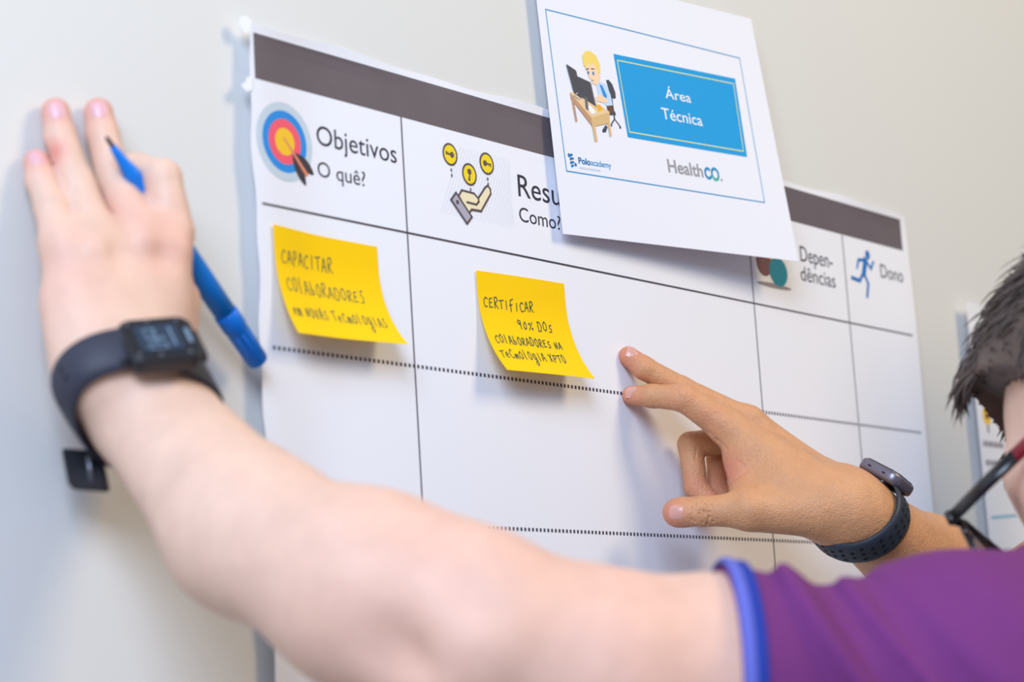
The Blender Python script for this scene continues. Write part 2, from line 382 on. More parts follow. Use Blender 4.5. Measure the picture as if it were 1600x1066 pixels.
# drawing of a fair-haired worker at a desk with two monitors
g = [('chairp', [[(74.2, 86.2), (77.5, 85.4), (81.5, 88.5), (84, 95), (83.6, 99.6), (80.5, 100.6), (77, 98.5)], rect(77.4, 99, 79.2, 118), [(72, 111.5), (80, 110.5), (81, 113.6), (73, 114.6)]] + stroke([(78.3, 117), (84.6, 122.6)], 1.2) + stroke([(78.3, 117), (73, 122)], 1.2) + [circle(84, 123, 1.2, n=10), circle(73.4, 122.6, 1, n=10)]),
     ('trousersp', [[(70, 106), (78, 105), (78.6, 112), (71, 113)]]), ('chairp', [[(61, 127.6), (66, 123), (68, 124.6), (65, 129), (61, 129.4)]]),
     ('shirtp', [[(61, 91.5), (66, 88.5), (73, 89.6), (77, 97), (78.4, 106), (70.5, 107.5), (64, 104), (61, 97)]]),
     ('blue', [[(64.8, 90.5), (68.4, 91.6), (72.4, 99), (70.6, 105), (67.8, 100)]]),
     ('peach', [[(49.5, 74), (60, 70), (67.6, 76), (67, 86), (61.6, 92), (56.6, 91.2), (52.6, 86), (50.6, 80)], [(57.5, 102), (64, 99), (72, 101.6), (73, 104.4), (65, 105.4), (58, 105)]]),
     ('blond', [[(48, 77.5), (47.6, 70), (52, 65.6), (58, 64.2), (65, 67), (68.6, 73.5), (68.2, 80.5), (65.4, 82.5), (63.4, 76.5), (59.6, 74), (56.5, 77.4), (54.5, 74), (50.5, 79.4)]]),
     ('dark', stroke([(50.6, 80.6), (53.6, 79.6)], .8) + stroke([(57, 79.2), (60.6, 79)], .8) + stroke([(55.5, 88.6), (58, 88.8)], .5)), ('logodeep', [circle(52.6, 83, 1.0, 1.5, n=12), circle(58.8, 82.8, 1.1, 1.6, n=12)]),
     ('desk2', [[(26.9, 102.3), (49.2, 119.4), (48.8, 126), (27.1, 107)], [(27.6, 106), (30.4, 108.6), (31.6, 124), (29.4, 125)]]),
     ('desk', [[(26.9, 102.3), (38, 99.6), (72.8, 112.1), (49.2, 119.6)]]),
     ('deskd', [[(49.2, 119.4), (72.6, 112.1), (71, 121), (48.6, 126.6)], [(48.4, 121), (52, 120), (53, 137), (49.8, 138)], [(67.6, 114), (70.8, 113.4), (71.4, 131), (69, 132)]]),
     ('bookp', [[(57, 108.6), (62, 107.6), (65, 111), (59, 113.4)]]), ('white', [[(43, 109), (50, 110), (56, 114.6), (50, 116.6)]]),
     ('screen', [[(26.2, 79.6), (36.4, 83), (39.4, 105.4), (31.4, 102.2)]]), ('screen2', [[(36.4, 83), (37.6, 84), (40.6, 105.8), (39.4, 105.4)]]),
     ('screen', [[(36, 87.6), (52.4, 90.6), (55.4, 109.4), (39.8, 104.2)]]), ('screen2', [[(52.4, 90.6), (53.8, 91.4), (56.6, 110.6), (55.4, 109.4)], [(43.6, 103), (46.6, 104.2), (46.6, 114), (43.4, 113)]]),
     ('lilac', stroke([(31, 104.5), (35.5, 101.5)], .9) + stroke([(31, 104.5), (37, 106.5)], .9))]
SP('worker_drawing', g, 0, 'small colour drawing of a fair-haired worker at a desk')

# ------------------------------------------------------------------ handwritten sticky notes
GL = {  # capital handwriting, unit box
 'C': [[(.85, .85), (.5, 1), (.12, .7), (.1, .3), (.4, 0), (.8, .1)]], 'A': [[(0, 0), (.35, .95), (.5, .95), (.85, 0)], [(.15, .35), (.75, .38)]],
 'P': [[(.12, -.05), (.15, .95), (.6, 1), (.8, .75), (.55, .5), (.15, .45)]], 'I': [[(.4, 0), (.45, .9)]], 'T': [[(-.05, .9), (.95, 1)], [(.45, .95), (.4, 0)]],
 'R': [[(.12, 0), (.15, .95), (.6, 1), (.78, .75), (.5, .52), (.15, .48), (.85, 0)]], 'O': [[(.5, 1), (.12, .75), (.12, .25), (.45, 0), (.8, .25), (.82, .7), (.5, 1)]],
 'L': [[(.3, 1.1), (.3, .1), (.4, 0)]], 'B': [[(.15, 1), (.15, 0), (.6, .05), (.75, .3), (.2, .5)]], 'D': [[(.12, 0), (.12, .95), (.6, .9), (.85, .5), (.6, .05), (.12, 0)]],
 'E': [[(.75, .95), (.2, .9), (.15, .5), (.6, .55), (.15, .5), (.15, .05), (.75, .1)]], 'S': [[(.75, .95), (.35, .9), (.3, .6), (.7, .4), (.6, .05), (.1, .05)]],
 'M': [[(0, 0), (.1, .6), (.3, .7), (.4, 0), (.45, .6), (.7, .7), (.85, 0)]], 'N': [[(.1, 0), (.15, .85), (.65, .05), (.75, .95)]], 'V': [[(0, .9), (.35, 0), (.8, 1)]],
 'F': [[(.2, -.1), (.2, .9), (.85, 1.05)], [(.0, .45), (.65, .55)]], 'G': [[(.7, .75), (.3, .8), (.1, .4), (.35, .05), (.65, .2), (.7, .75), (.65, -.5), (.3, -.8), (.05, -.5), (.5, -.1)]],
 '9': [[(.7, .85), (.3, 1), (.15, .7), (.45, .5), (.7, .8), (.65, 0)]], '0': [[(.5, .8), (.15, .5), (.25, .05), (.6, .05), (.75, .5), (.5, .8)]], '%': [[(.1, 0), (.8, 1)], [(.1, .8), (.25, .9), (.3, .7), (.1, .8)], [(.65, .25), (.8, .3), (.8, .05), (.65, .25)]],
 'X': [[(.1, .85), (.75, 0)], [(.75, .9), (.1, 0)]], 'm': [[(0, 0), (.1, .6), (.3, .65), (.38, 0), (.45, .55), (.7, .6), (.85, 0)]], 'e': [[(.1, .35), (.7, .4), (.55, .7), (.2, .6), (.15, .15), (.7, .05)]]}
def handwriting(s, x0, x1, y, h, w, seed=0):
    r = random.Random(seed); n = sum(1 if c != ' ' else .7 for c in s); adv = (x1-x0)/n; x = x0; out = []
    for c in s:
        if c == ' ': x += adv*.7; continue
        hh = h*(r.uniform(.85, 1.12)); sx = adv*.86; dy = r.uniform(-.5, .5)
        for st in GL[c]:
            pts = [(x+(p[0]+r.uniform(-.04, .04)+.10*p[1])*sx, y+dy-p[1]*hh) for p in st]
            out += stroke(pts, w)
        x += adv
    return out
def note(label, TL, rot, curl, skew, lines, ink, seed, WD=102, HT=76):
    """WD x HT mm note stuck along its top edge at TL (mm on the wall), lower edge curling out by the angle curl"""
    cr, sr = math.cos(rot), math.sin(rot); flat = 14.0; Lc = HT-flat
    def pf(s, t):
        s = np.asarray(s, float); t = np.asarray(t, float)
        ph = curl*(1+skew*(s/102-.5)); k = ph/Lc
        tt = np.clip(t-flat, 0, None); th = k*tt
        drop = np.minimum(t, flat) + np.sin(th)/k; out = (1-np.cos(th))/k
        u = TL[0] + s*cr + drop*sr; v = TL[1] + s*sr - drop*cr
        L = out + .5*np.sin(s/102*math.pi) + 1.2
        L = L + np.maximum(poster_lift(u+4, v+1), poster_lift(u+14, v+3))
        return np.stack([u/1000, -L/1000, v/1000+Z0], -1)
    fn = with_normals(pf)
    e = empty('sticky_note', pf(51., 38.), label, 'sticky note', 'yellow sticky notes on the poster')
    sheet('note_paper', fn, 0, WD, 0, HT, 24, 24, MT['note'], e, .00012)
    polys = []
    for i, (s, x0, x1, y, h) in enumerate(lines): polys += handwriting(s, x0, x1, y, h, .85 if ink == 'ink' else .8, seed+i)
    printed('handwriting', [(ink, polys)], fn, e, 0, 'dark green handwriting', .0002)
    return e
k1 = 4.2
note('yellow sticky note with three handwritten lines under the round target', (-240.7-9.5*1.01, 52.1-9.5*.33), .012, .66, .25,
     [('CAPACITAR', 6, 61, 24, 9.5), ('COLABORADORES', 7, 88, 43, 9.5), ('em NOVAS TeCmOLOGIAS', 5, 100, 61, 8.5)], 'ink2', 3, 107, 76)
note('yellow sticky note with four handwritten lines beside the pointing fingertips', (-35.5-k1*1.23, 48-k1*.33), .023, .69, -.02,
     [('CERTIFICAR', 5, 62, 26, 7.5), ('90% DOS', 38, 80, 40, 7.2), ('COLABORADORES NA', 7, 84, 54, 6.8), ('TeCmOLOGIA XPTO', 5, 80, 67, 7.2)], 'ink', 11, 102, 80)

# ------------------------------------------------------------------ second poster further along the wall
def p2(u, v): return lifted(u, v, 3+9*np.exp(-((u-735)/60)**2)+.8*np.sin(v/90)+0*u)
p2fn = with_normals(p2)
pos2 = empty('poster', lifted(1030, -300, 3), 'second white poster with small yellow icon, half hidden behind the bent head', 'poster')
sheet('paper_sheet', p2fn, 735, 1330, -420, 112, 40, 40, MT['paper'], pos2)
printed('medal_icon', [('yel', [circle(756, -2, 9)]), ('brown', [circle(756, -2, 3.5, n=16)]), ('shade', [rect(754, -19, 758, -11)])], p2fn, pos2, 8, 'yellow medal icon')
blr = []
for u0, u1, v in ((742, 786, -33), (744, 790, -52)):
    r = random.Random(int(v)); u = u0
    while u < u1: w = r.uniform(3, 6); blr += [rect(u, v, u+w, v+5.5)]; u += w+1.6
printed('faded_lettering', [('shade', blr)], p2fn, pos2, 0, 'small blurred grey lettering')
printed('rule_line', [('logopale', stroke([(745, -104), (800, -100)], 3))], p2fn, pos2, 15, 'pale blue rule')

# ------------------------------------------------------------------ signed-distance sculpting
def smin(a, b, k):
    if k <= 0: return np.minimum(a, b)
    h = np.maximum(k-np.abs(a-b), 0)/k
    return np.minimum(a, b)-h*h*k*.25
def cone(a, b, ra, rb):
    a = np.asarray(a, float); b = np.asarray(b, float); ba = b-a; l2 = max(ba @ ba, 1e-12)
    def f(P):
        pa = P-a; h = np.clip(pa @ ba/l2, 0, 1)
        q = pa-h[:, None]*ba
        return np.sqrt((q*q).sum(1))-(ra+(rb-ra)*h)
    return f
def ell(c, r, R=None):
    c = np.asarray(c, float); r = np.asarray(r, float); R = np.eye(3) if R is None else np.asarray(R)
    def f(P):
        q = (P-c) @ R.T
        a = q/r; k0 = np.sqrt((a*a).sum(1)); b = a/r; k1 = np.sqrt((b*b).sum(1))+1e-9
        return k0*(k0-1)/k1
    return f
def union(fs, k):
    def f(P):
        d = fs[0](P)
        for g_ in fs[1:]: d = smin(d, g_(P), k)
        return d
    return f
def chain(pts, rad, k=.003): return union([cone(pts[i], pts[i+1], rad[i], rad[i+1]) for i in range(len(pts)-1)], k)
def inter(f, g_): return lambda P: np.maximum(f(P), g_(P))
def half(p, n):                                   # keeps the side opposite to n
    p = np.asarray(p, float); n = np.asarray(n, float)/np.linalg.norm(n)
    return lambda P: (P-p) @ n
def grad(f, P, e=.0004):
    G = np.empty_like(P)
    for i in range(3):
        d = np.zeros(3); d[i] = e
        G[:, i] = f(P+d)-f(P-d)
    return G/(np.linalg.norm(G, axis=1, keepdims=True)+1e-12)
def nets(f, lo, hi, h, newton=2):
    """surface-nets mesh of f = 0"""
    lo = np.asarray(lo, float); hi = np.asarray(hi, float); B = 8
    nb = np.ceil((hi-lo)/h/B).astype(int); n = nb*B
    gi = np.stack(np.meshgrid(*[np.arange(k) for k in nb], indexing='ij'), -1).reshape(-1, 3)
    cen = lo+(gi*B+(B-1)/2)*h
    dc = np.concatenate([f(c) for c in np.array_split(cen, max(1, len(cen)//60000))])
    act = np.abs(dc) < B*h*.87*1.45+.004
    V = np.where(dc < 0, -1., 1.).reshape(nb).repeat(B, 0).repeat(B, 1).repeat(B, 2).astype(np.float32)
    ga = gi[act]; off = np.stack(np.meshgrid(*[np.arange(B)]*3, indexing='ij'), -1).reshape(-1, 3)
    for ch in np.array_split(ga, max(1, len(ga)//300)):
        ii = (ch[:, None, :]*B+off[None]).reshape(-1, 3)
        V[ii[:, 0], ii[:, 1], ii[:, 2]] = f(lo+ii*h)
    s = V < 0
    cs = np.zeros(tuple(n-1), np.int8)
    for dx in (0, 1):
        for dy in (0, 1):
            for dz in (0, 1): cs += s[dx:n[0]-1+dx, dy:n[1]-1+dy, dz:n[2]-1+dz]
    cells = np.argwhere((cs > 0) & (cs < 8)); idx = np.full(tuple(n-1), -1, np.int64); idx[tuple(cells.T)] = np.arange(len(cells))
    acc = np.zeros((len(cells), 3)); cnt = np.zeros(len(cells))
    corners = [(a, b, c) for a in (0, 1) for b in (0, 1) for c in (0, 1)]
    for a in corners:
        for ax in range(3):
            if a[ax]: continue
            b = list(a); b[ax] = 1
            va = V[tuple((cells+a).T)]; vb = V[tuple((cells+b).T)]; m = (va < 0) != (vb < 0)
            t = np.where(m, va/np.where(m, va-vb, 1), 0)
            p = np.array(a, float)[None]+np.zeros((len(cells), 3)); p[:, ax] += t
            acc[m] += p[m]; cnt[m] += 1
    P = lo+(cells+acc/cnt[:, None])*h
    Fs = []
    for ax in range(3):
        a1, a2 = (ax+1) % 3, (ax+2) % 3
        sl0 = [slice(None)]*3; sl1 = [slice(None)]*3; sl0[ax] = slice(0, -1); sl1[ax] = slice(1, None)
        ed = np.argwhere(s[tuple(sl0)] != s[tuple(sl1)])
        ok = (ed[:, a1] > 0) & (ed[:, a2] > 0) & (ed[:, a1] < n[a1]-1) & (ed[:, a2] < n[a2]-1); ed = ed[ok]
        ins = s[tuple(ed.T)]; q = []
        for d1, d2 in ((-1, -1), (0, -1), (0, 0), (-1, 0)):
            c = ed.copy(); c[:, a1] += d1; c[:, a2] += d2; q.append(idx[tuple(c.T)])
        q = np.stack(q, 1); q[~ins] = q[~ins][:, ::-1]; Fs.append(q)
    Fs = np.concatenate(Fs); Fs = Fs[(Fs >= 0).all(1)]
    for _ in range(newton):
        G = grad(f, P); P = P-G*np.clip(f(P), -h, h)[:, None]*.8
    return P, Fs
def trace(f, p, d, tmax=.4):
    """march from points p along d to the surface"""
    p = np.array(p, float); d = np.array(d, float)+np.zeros_like(p); d /= np.linalg.norm(d, axis=1, keepdims=True); t = np.zeros(len(p))
    for _ in range(70): t = np.minimum(t+f(p+d*t[:, None])*.85, tmax)
    return p+d*t[:, None]
def hit(f, px, py, d0=1.35):
    return trace(f, [D(px, py, d0)], [ray(px, py)], .8)[0]
def segdist(P, a, b):
    ba = b-a; h = np.clip((P-a) @ ba/max(ba @ ba, 1e-12), 0, 1); return np.linalg.norm(P-a-h[:, None]*ba, axis=1)
def body_obj(name, P, Fs, m, loc, label, cat, blush):
    o = mesh(name, P, Fs, m, None, loc=loc); tag(o, label, cat)
    at = o.data.attributes.new('blush', 'FLOAT', 'POINT'); at.data.foreach_set('value', np.clip(blush, 0, 1).astype(np.float32)); return o
def join(parts):
    P = np.concatenate([p for p, _ in parts]); o = 0; F_ = []
    for p, f_ in parts: F_.append(f_+o); o += len(p)
    return P, np.concatenate(F_)
def bounds(pts, m):
    pts = np.array(pts); return pts.min(0)-m, pts.max(0)+m
def nail(f, px, py, along_px, length, width, m, parent, d0=1.2, normal=None, lift=.0004):
    """fingernail laid on the finger: seen at pixel px,py, growing towards pixel along_px"""
    c = hit(f, px, py, d0); n = grad(f, c[None])[0] if normal is None else np.asarray(normal, float); n = n/np.linalg.norm(n)
    al = D(*along_px, depth(c))-c; al -= n*(al @ n); al /= np.linalg.norm(al); sd = np.cross(n, al)
    nu, nv = 12, 10; pts = []; w = []
    for i in range(nu+1):
        for j in range(nv+1):
            a = -1+2*i/nu; b = -1+2*j/nv
            x = a*math.sqrt(1-b*b*.30); y = b*math.sqrt(1-a*a*.30)
            pts.append(c+al*x*length/2+sd*y*width/2+n*.006); w.append(1-max(abs(a), abs(b))**6)
    Q = trace(f, pts, -n, .012); N = grad(f, Q); Q = Q+N*(np.array(w)[:, None]*lift*1.6-.0002)
    Fs = [[i*(nv+1)+j, (i+1)*(nv+1)+j, (i+1)*(nv+1)+j+1, i*(nv+1)+j+1] for i in range(nu) for j in range(nv)]
    if np.dot(np.cross(Q[nv+1]-Q[0], Q[1]-Q[0]), n) < 0: Fs = [q[::-1] for q in Fs]
    return mesh('fingernail', Q, Fs, m, parent)
def frame(Fv, Uv):
    Fv = np.array(Fv, float); Fv /= np.linalg.norm(Fv); Uv = np.array(Uv, float); Uv -= Fv*(Uv @ Fv); Uv /= np.linalg.norm(Uv)
    return Fv, Uv, np.cross(Uv, Fv)                # forward, up, left
def head_sdf(c, Fv, Uv):
    """head with brow, nose, lips, chin, ears; c = middle of the head at eye level"""
    Fv, Uv, Lv = frame(Fv, Uv); R = np.array([Fv, Lv, Uv]); q = lambda a, b, u: np.asarray(c)+Fv*a+Lv*b+Uv*u
    fs = [ell(q(-.012, 0, .035), (.098, .076, .092), R), ell(q(.03, 0, -.035), (.062, .060, .078), R), cone(q(.052, .018, -.098), q(.052, -.018, -.098), .020, .020),
          cone(q(-.005, .052, -.06), q(.045, .024, -.098), .022, .018), cone(q(-.005, -.052, -.06), q(.045, -.024, -.098), .022, .018),
          cone(q(.072, .03, .018), q(.078, .0, .014), .013, .013), cone(q(.072, -.03, .018), q(.078, 0, .014), .013, .013),
          cone(q(.055, .047, -.022), q(.03, .058, -.015), .018, .014), cone(q(.055, -.047, -.022), q(.03, -.058, -.015), .018, .014)]
    base = union(fs, .028)
    nose = union([cone(q(.088, 0, .006), q(.108, 0, -.030), .008, .011), cone(q(.094, .013, -.033), q(.094, -.013, -.033), .008, .008)], .008)
    lips = union([cone(q(.087, .017, -.060), q(.087, -.017, -.060), .0055, .0055), cone(q(.085, .014, -.068), q(.085, -.014, -.068), .006, .006)], .002)
    ears = [ell(q(-.012, s*.078, -.008), (.019, .007, .031), R) for s in (1, -1)]
    dents = [ell(q(.094, s*.032, -.002), (.014, .018, .011), R) for s in (1, -1)]
    def f(P):
        d = smin(base(P), nose(P), .010); d = smin(d, lips(P), .006)
        for e in ears: d = smin(d, e(P), .008)
        for e in dents: d = -smin(-d, e(P), .008)
        return d
    return f, q
def simple_hand(w, dr, nrm, thumb_side):
    """relaxed hand for the arms that hang outside the picture: palm, four curled fingers of different lengths, thumb"""
    w = np.array(w, float); dr = np.array(dr, float)/np.linalg.norm(dr); nrm = np.array(nrm, float); nrm -= dr*(nrm @ dr); nrm /= np.linalg.norm(nrm); sd = np.cross(dr, nrm)*thumb_side
    palm = union([cone(w, w+dr*.085+sd*k, .019, .011) for k in (.03, .01, -.01, -.03)], .012); fs = []
    for k, l in ((.030, .88), (.010, 1.0), (-.010, .93), (-.030, .74)):
        a = w+dr*.088+sd*k; b = a+(dr*.95+nrm*.3)*.042*l; c = b+(dr*.75+nrm*.66)*.027*l; e = c+(dr*.55+nrm*.83)*.02*l
        fs.append(chain([a, b, c, e], [.0105, .0092, .0083, .0075]))
    t0 = w+dr*.02+sd*.024; fs.append(chain([t0, t0+dr*.04+sd*.022+nrm*.012, t0+dr*.072+sd*.026+nrm*.022, t0+dr*.095+sd*.022+nrm*.03], [.015, .0125, .0105, .009]))
    def f(P):
        p = palm(P); d = p
        for g_ in fs: d = smin(d, smin(p, g_(P), .009), .0015)
        return d
    return f
def hand_union(palm, fingers, kp=.010, kf=.0015):
    def f(P):
        p = palm(P); d = p
        for g_ in fingers: d = smin(d, smin(p, g_(P), kp), kf)
        return d
    return f
def tube(name, pts, rad, m, parent=None, n=16, flat=None, up=None, loc=None):
    """swept tube with round or flattened section"""
    pts = [np.asarray(p, float) for p in pts]; V = []; Fs = []; up = np.array([0, 0, 1.]) if up is None else np.asarray(up, float)
    for i, p in enumerate(pts):
        t = pts[min(i+1, len(pts)-1)]-pts[max(i-1, 0)]; t /= np.linalg.norm(t); s_ = np.cross(t, up); s_ /= np.linalg.norm(s_); u_ = np.cross(s_, t)
        r = rad[i] if hasattr(rad, '__len__') else rad; fl = flat or 1
        for k in range(n):
            a = 2*math.pi*k/n; V.append(p+s_*r*fl*math.cos(a)+u_*r*math.sin(a))
    for i in range(len(pts)-1):
        for k in range(n): Fs.append([i*n+k, i*n+(k+1) % n, (i+1)*n+(k+1) % n, (i+1)*n+k])
    Fs.append(list(range(n))[::-1]); Fs.append([(len(pts)-1)*n+k for k in range(n)])
    return mesh(name, V, Fs, m, parent, loc=loc)
def ring_band(f, c, A, N, w, th, gap=.0006, a0=0, a1=360, n=96, rmax=.075):
    """points of a strap that follows the wrist: rows across the width, returns inner and outer loops"""
    A = A/np.linalg.norm(A); N = N-A*(N @ A); N /= np.linalg.norm(N); T = np.cross(A, N)
    ang = np.radians(np.linspace(a0, a1, n+1)); nw = 8; rows_i = []; rows_o = []; rad = []
    for j in range(nw+1):
        o = (j/nw-.5)*w; dirs = N[None]*np.cos(ang)[:, None]+T[None]*np.sin(ang)[:, None]; cc = c+A*o
        P = trace(f, cc+dirs*rmax, -dirs, rmax); rad.append(np.linalg.norm(P-cc, axis=1))
    r = np.max(rad, 0) if n else 0; rm = np.mean(rad, 0)
    k = 7; pad = np.concatenate([r[-k-1:-1], r, r[1:k+1]]) if a1-a0 >= 359 else np.concatenate([[r[0]]*k, r, [r[-1]]*k])
    r = np.convolve(pad, np.ones(2*k+1)/(2*k+1), 'valid')
    for j in range(nw+1):
        o = (j/nw-.5)*w; e = 1-abs(j/nw*2-1)**5*.45; rj = .5*r+.5*rad[j]; cc = c+A*o
        rows_i.append(cc+dirs*(rj+gap)[:, None]); rows_o.append(cc+dirs*(rj+gap+th*e)[:, None])
    return rows_i, rows_o, (A, N, T)
def band_mesh(name, rows_i, rows_o, m, parent, closed=True, extra=None):
    nw = len(rows_i); n1 = len(rows_i[0]); L = rows_i+rows_o[::-1]; V = np.concatenate(L); Fs = []; k = len(L)
    for j in range(k):
        for i in range(n1-1): Fs.append([j*n1+i, j*n1+i+1, ((j+1) % k)*n1+i+1, ((j+1) % k)*n1+i])
    if not closed:
        Fs.append([j*n1 for j in range(k)]); Fs.append([j*n1+n1-1 for j in range(k)][::-1])
    mid = [0]*len(Fs); mats = [m]
    if extra:
        ev, ef, em = extra; o = len(V); V = np.concatenate([V, ev]); Fs += [[q+o for q in f_] for f_ in ef]; mid += [1]*len(ef); mats.append(em)
    ob = mesh(name, V, Fs, mats, parent, mid)
    bm = bmesh.new(); bm.from_mesh(ob.data); bmesh.ops.recalc_face_normals(bm, faces=bm.faces[:]); bm.to_mesh(ob.data); bm.free()
    return ob
def rbox(name, c, X, Y, Z, sx, sy, sz, r, m, parent, bev=.0012, seg=8):
    """block with rounded outline in X,Y and thickness sz along Z"""
    out = []
    for cx, cy, a0 in ((1, 1, 0), (-1, 1, 90), (-1, -1, 180), (1, -1, 270)):
        for k in range(seg+1):
            a = math.radians(a0+90*k/seg); out.append((cx*(sx/2-r)+r*math.cos(a), cy*(sy/2-r)+r*math.sin(a)))
    n = len(out); V = [c+X*x+Y*y+Z*z for z in (-sz/2, sz/2) for x, y in out]
    Fs = [list(range(n))[::-1], list(range(n, 2*n))]+[[i, (i+1) % n, n+(i+1) % n, n+i] for i in range(n)]
    ob = mesh(name, V, Fs, m, parent, smooth=True)
    for p in ob.data.polygons[:2]: p.use_smooth = False
    if bev: bevel(ob, bev, 3, 40)
    return ob

exec_people = True
# ------------------------------------------------------------------ PERSON A: purple polo, pale left arm leaning on the wall
A_wr = D(228, 640, 1.185)
fA = [chain([WL(95, 378, 30), WL(80, 324, 20), WL(63, 281, 12), WL(57, 253, 8.5)], [.0112, .0094, .0083, .0072]),
      chain([WL(150, 370, 38), WL(121, 290, 24), WL(94, 214, 12), WL(87, 175, 9)], [.0122, .0100, .0090, .0082]),
      chain([WL(218, 362, 44), WL(178, 286, 22), WL(160, 210, 12), WL(154, 176, 9.5)], [.0125, .0104, .0094, .0086]),
      chain([WL(268, 360, 50), WL(254, 278, 46), WL(214, 264, 26), WL(196, 280, 12)], [.0130, .0108, .0092, .0084]),
      chain([WL(258, 545, 42), WL(272, 475, 28), WL(270, 415, 13), WL(258, 372, 11)], [.0160, .0135, .0108, .0092])]
palmA = union([cone(WL(150, 565, 48), WL(98, 385, 31), .0185, .0125), cone(WL(178, 570, 54), WL(150, 375, 38), .019, .0135), cone(WL(208, 572, 56), WL(215, 372, 43), .019, .0138),
               cone(WL(240, 565, 54), WL(258, 372, 48), .0185, .0138), cone(WL(170, 480, 40), WL(235, 470, 44), .016, .017), cone(WL(258, 545, 42), WL(272, 470, 32), .016, .014),
               cone(WL(190, 575, 54), A_wr, .022, .024), cone(WL(112, 480, 36), WL(140, 590, 52), .014, .017)], .016)
handA = hand_union(palmA, fA, .0065)
A_ax = M @ np.array([.40, -.63, .67]); A_T = M @ np.array([.89, .075, -.44]); A_N = M @ np.array([.227, .772, .59])
wl, wr_ = A_wr-A_T*.011, A_wr+A_T*.011
e1, e2 = D(375, 815, 1.105), D(410, 850, 1.115)
EL = D(722, 985, 1.035); SH = D(1490, 1112, 1.12); UA = D(1120, 1073, 1.075)
armA = union([cone(wl, D(378, 838, 1.105), .0235, .035), cone(wr_, D(398, 820, 1.115), .0235, .035), cone(D(388, 830, 1.11), D(575, 924, 1.06), .0385, .0465), cone(D(575, 924, 1.06), EL, .0465, .0460),
              cone(D(600, 895, 1.06), D(730, 945, 1.04), .026, .029), cone(EL, D(930, 1056, 1.05), .0450, .0490), cone(D(930, 1056, 1.05), UA, .0490, .0520), cone(UA, SH, .052, .056)], .022)
armHandA = lambda P: smin(handA(P), armA(P), .022)
tilt = math.radians(34); AF = (0, math.cos(tilt), -math.sin(tilt)); roll = math.radians(26)
AU = (math.sin(roll), math.sin(tilt)*math.cos(roll), math.cos(tilt)*math.cos(roll))
hingeA = D(1497, 805, 1.275)
_F, _U, _L = frame(AF, AU)
HC = hingeA-_L*.080-_F*.103+_U*.012
headA, hq = head_sdf(HC, AF, AU)
SR = np.array([SH[0]+.37, SH[1]-.03, SH[2]-.01]); NB = np.array([(SH[0]+SR[0])/2+.005, SH[1]-.035, SH[2]+.038])
CH = NB+np.array([0, -.055, -.20]); PV = np.array([NB[0], NB[1]-.13, .98])
RE = SR+np.array([.05, -.06, -.29]); RW = RE+np.array([-.02, .09, -.24])
handA2 = simple_hand(RW, RW-RE, (-.8, .3, 0), 1)
torsoA = union([cone(SH, NB, .056, .060), cone(SR, NB, .066, .062), cone(NB, HC+np.array([0, -.03, -.05]), .058, .056), ell(CH, (.175, .115, .20)), ell((CH+PV)/2, (.155, .11, .20)), ell(PV, (.17, .12, .14)),
                cone(SH, CH+np.array([-.09, 0, .02]), .065, .08), cone(SR, CH+np.array([.09, 0, .02]), .065, .08)], .05)
rarmA = union([cone(SR, RE, .056, .044), cone(RE, RW, .044, .027)], .02)
def legs(px_, ydir):
    fs = []; kn = []
    for s in (-1, 1):
        hp = np.array([px_[0]+s*.085, px_[1], .93]); k_ = np.array([px_[0]+s*.10, px_[1]+.02*ydir, .50]); an = np.array([px_[0]+s*.11, px_[1]-.02*ydir, .08])
        fs += [cone(hp, k_, .085, .058), cone(k_, an+(k_-an)*.55+np.array([0, -.012*ydir, 0]), .056, .056), cone(an+(k_-an)*.55+np.array([0, -.012*ydir, 0]), an, .054, .038)]; kn.append(an)
    return fs, kn
lgA, ankA = legs(PV, 1)
legA = union(lgA, .03)
feetA = [cone(a+np.array([0, -.03, -.035]), a+np.array([0, .15, -.05]), .038, .028) for a in ankA]
trunkA = union([torsoA, legA], .04)
def bodyA(P):
    d = smin(trunkA(P), headA(P), .02); d = smin(d, rarmA(P), .03); d = smin(d, handA2(P), .012); d = smin(d, armA(P), .03)
    for g_ in feetA: d = smin(d, g_(P), .02)
    return d
cutA = UA+(SH-UA)*.20; cutN = (SH-UA)/np.linalg.norm(SH-UA)
armOnly = inter(armHandA, half(cutA+cutN*.012, cutN)); restA = inter(bodyA, half(cutA-cutN*.004, -cutN))
dentsA = [(hit(armHandA, 722, 905, .8), .024, .0038), (hit(armHandA, 738, 948, .8), .020, .0030), (hit(armHandA, 610, 1010, .8), .020, .0075), (hit(armHandA, 645, 1048, .8), .018, .0065)]
lo, hi = bounds([WL(57, 253, 9), WL(154, 176, 9), A_wr, EL, D(575, 924, 1.06), UA+cutN*.04], .075)
hi[1] = max(hi[1], .003)
P1, F1 = nets(armOnly, lo, hi, .0021)
G1 = grad(armHandA, P1)
for c_, r_, a_ in dentsA: P1 -= G1*(a_*np.exp(-((P1-c_)**2).sum(1)/r_**2))[:, None]
for px, py, a_, w_ in ((225, 372, .0040, .010), (285, 385, .0034, .011), (150, 385, .0026, .009), (95, 385, .0014, .009), (188, 400, -.0025, .009), (253, 405, -.0026, .009)):
    c_ = hit(armHandA, px, py, .85); P1 += G1*(a_*np.exp(-((P1-c_)**2).sum(1)/w_**2))[:, None]
knA = [WL(121, 290, 34), WL(178, 286, 32), WL(80, 324, 30)]                   # knuckle folds
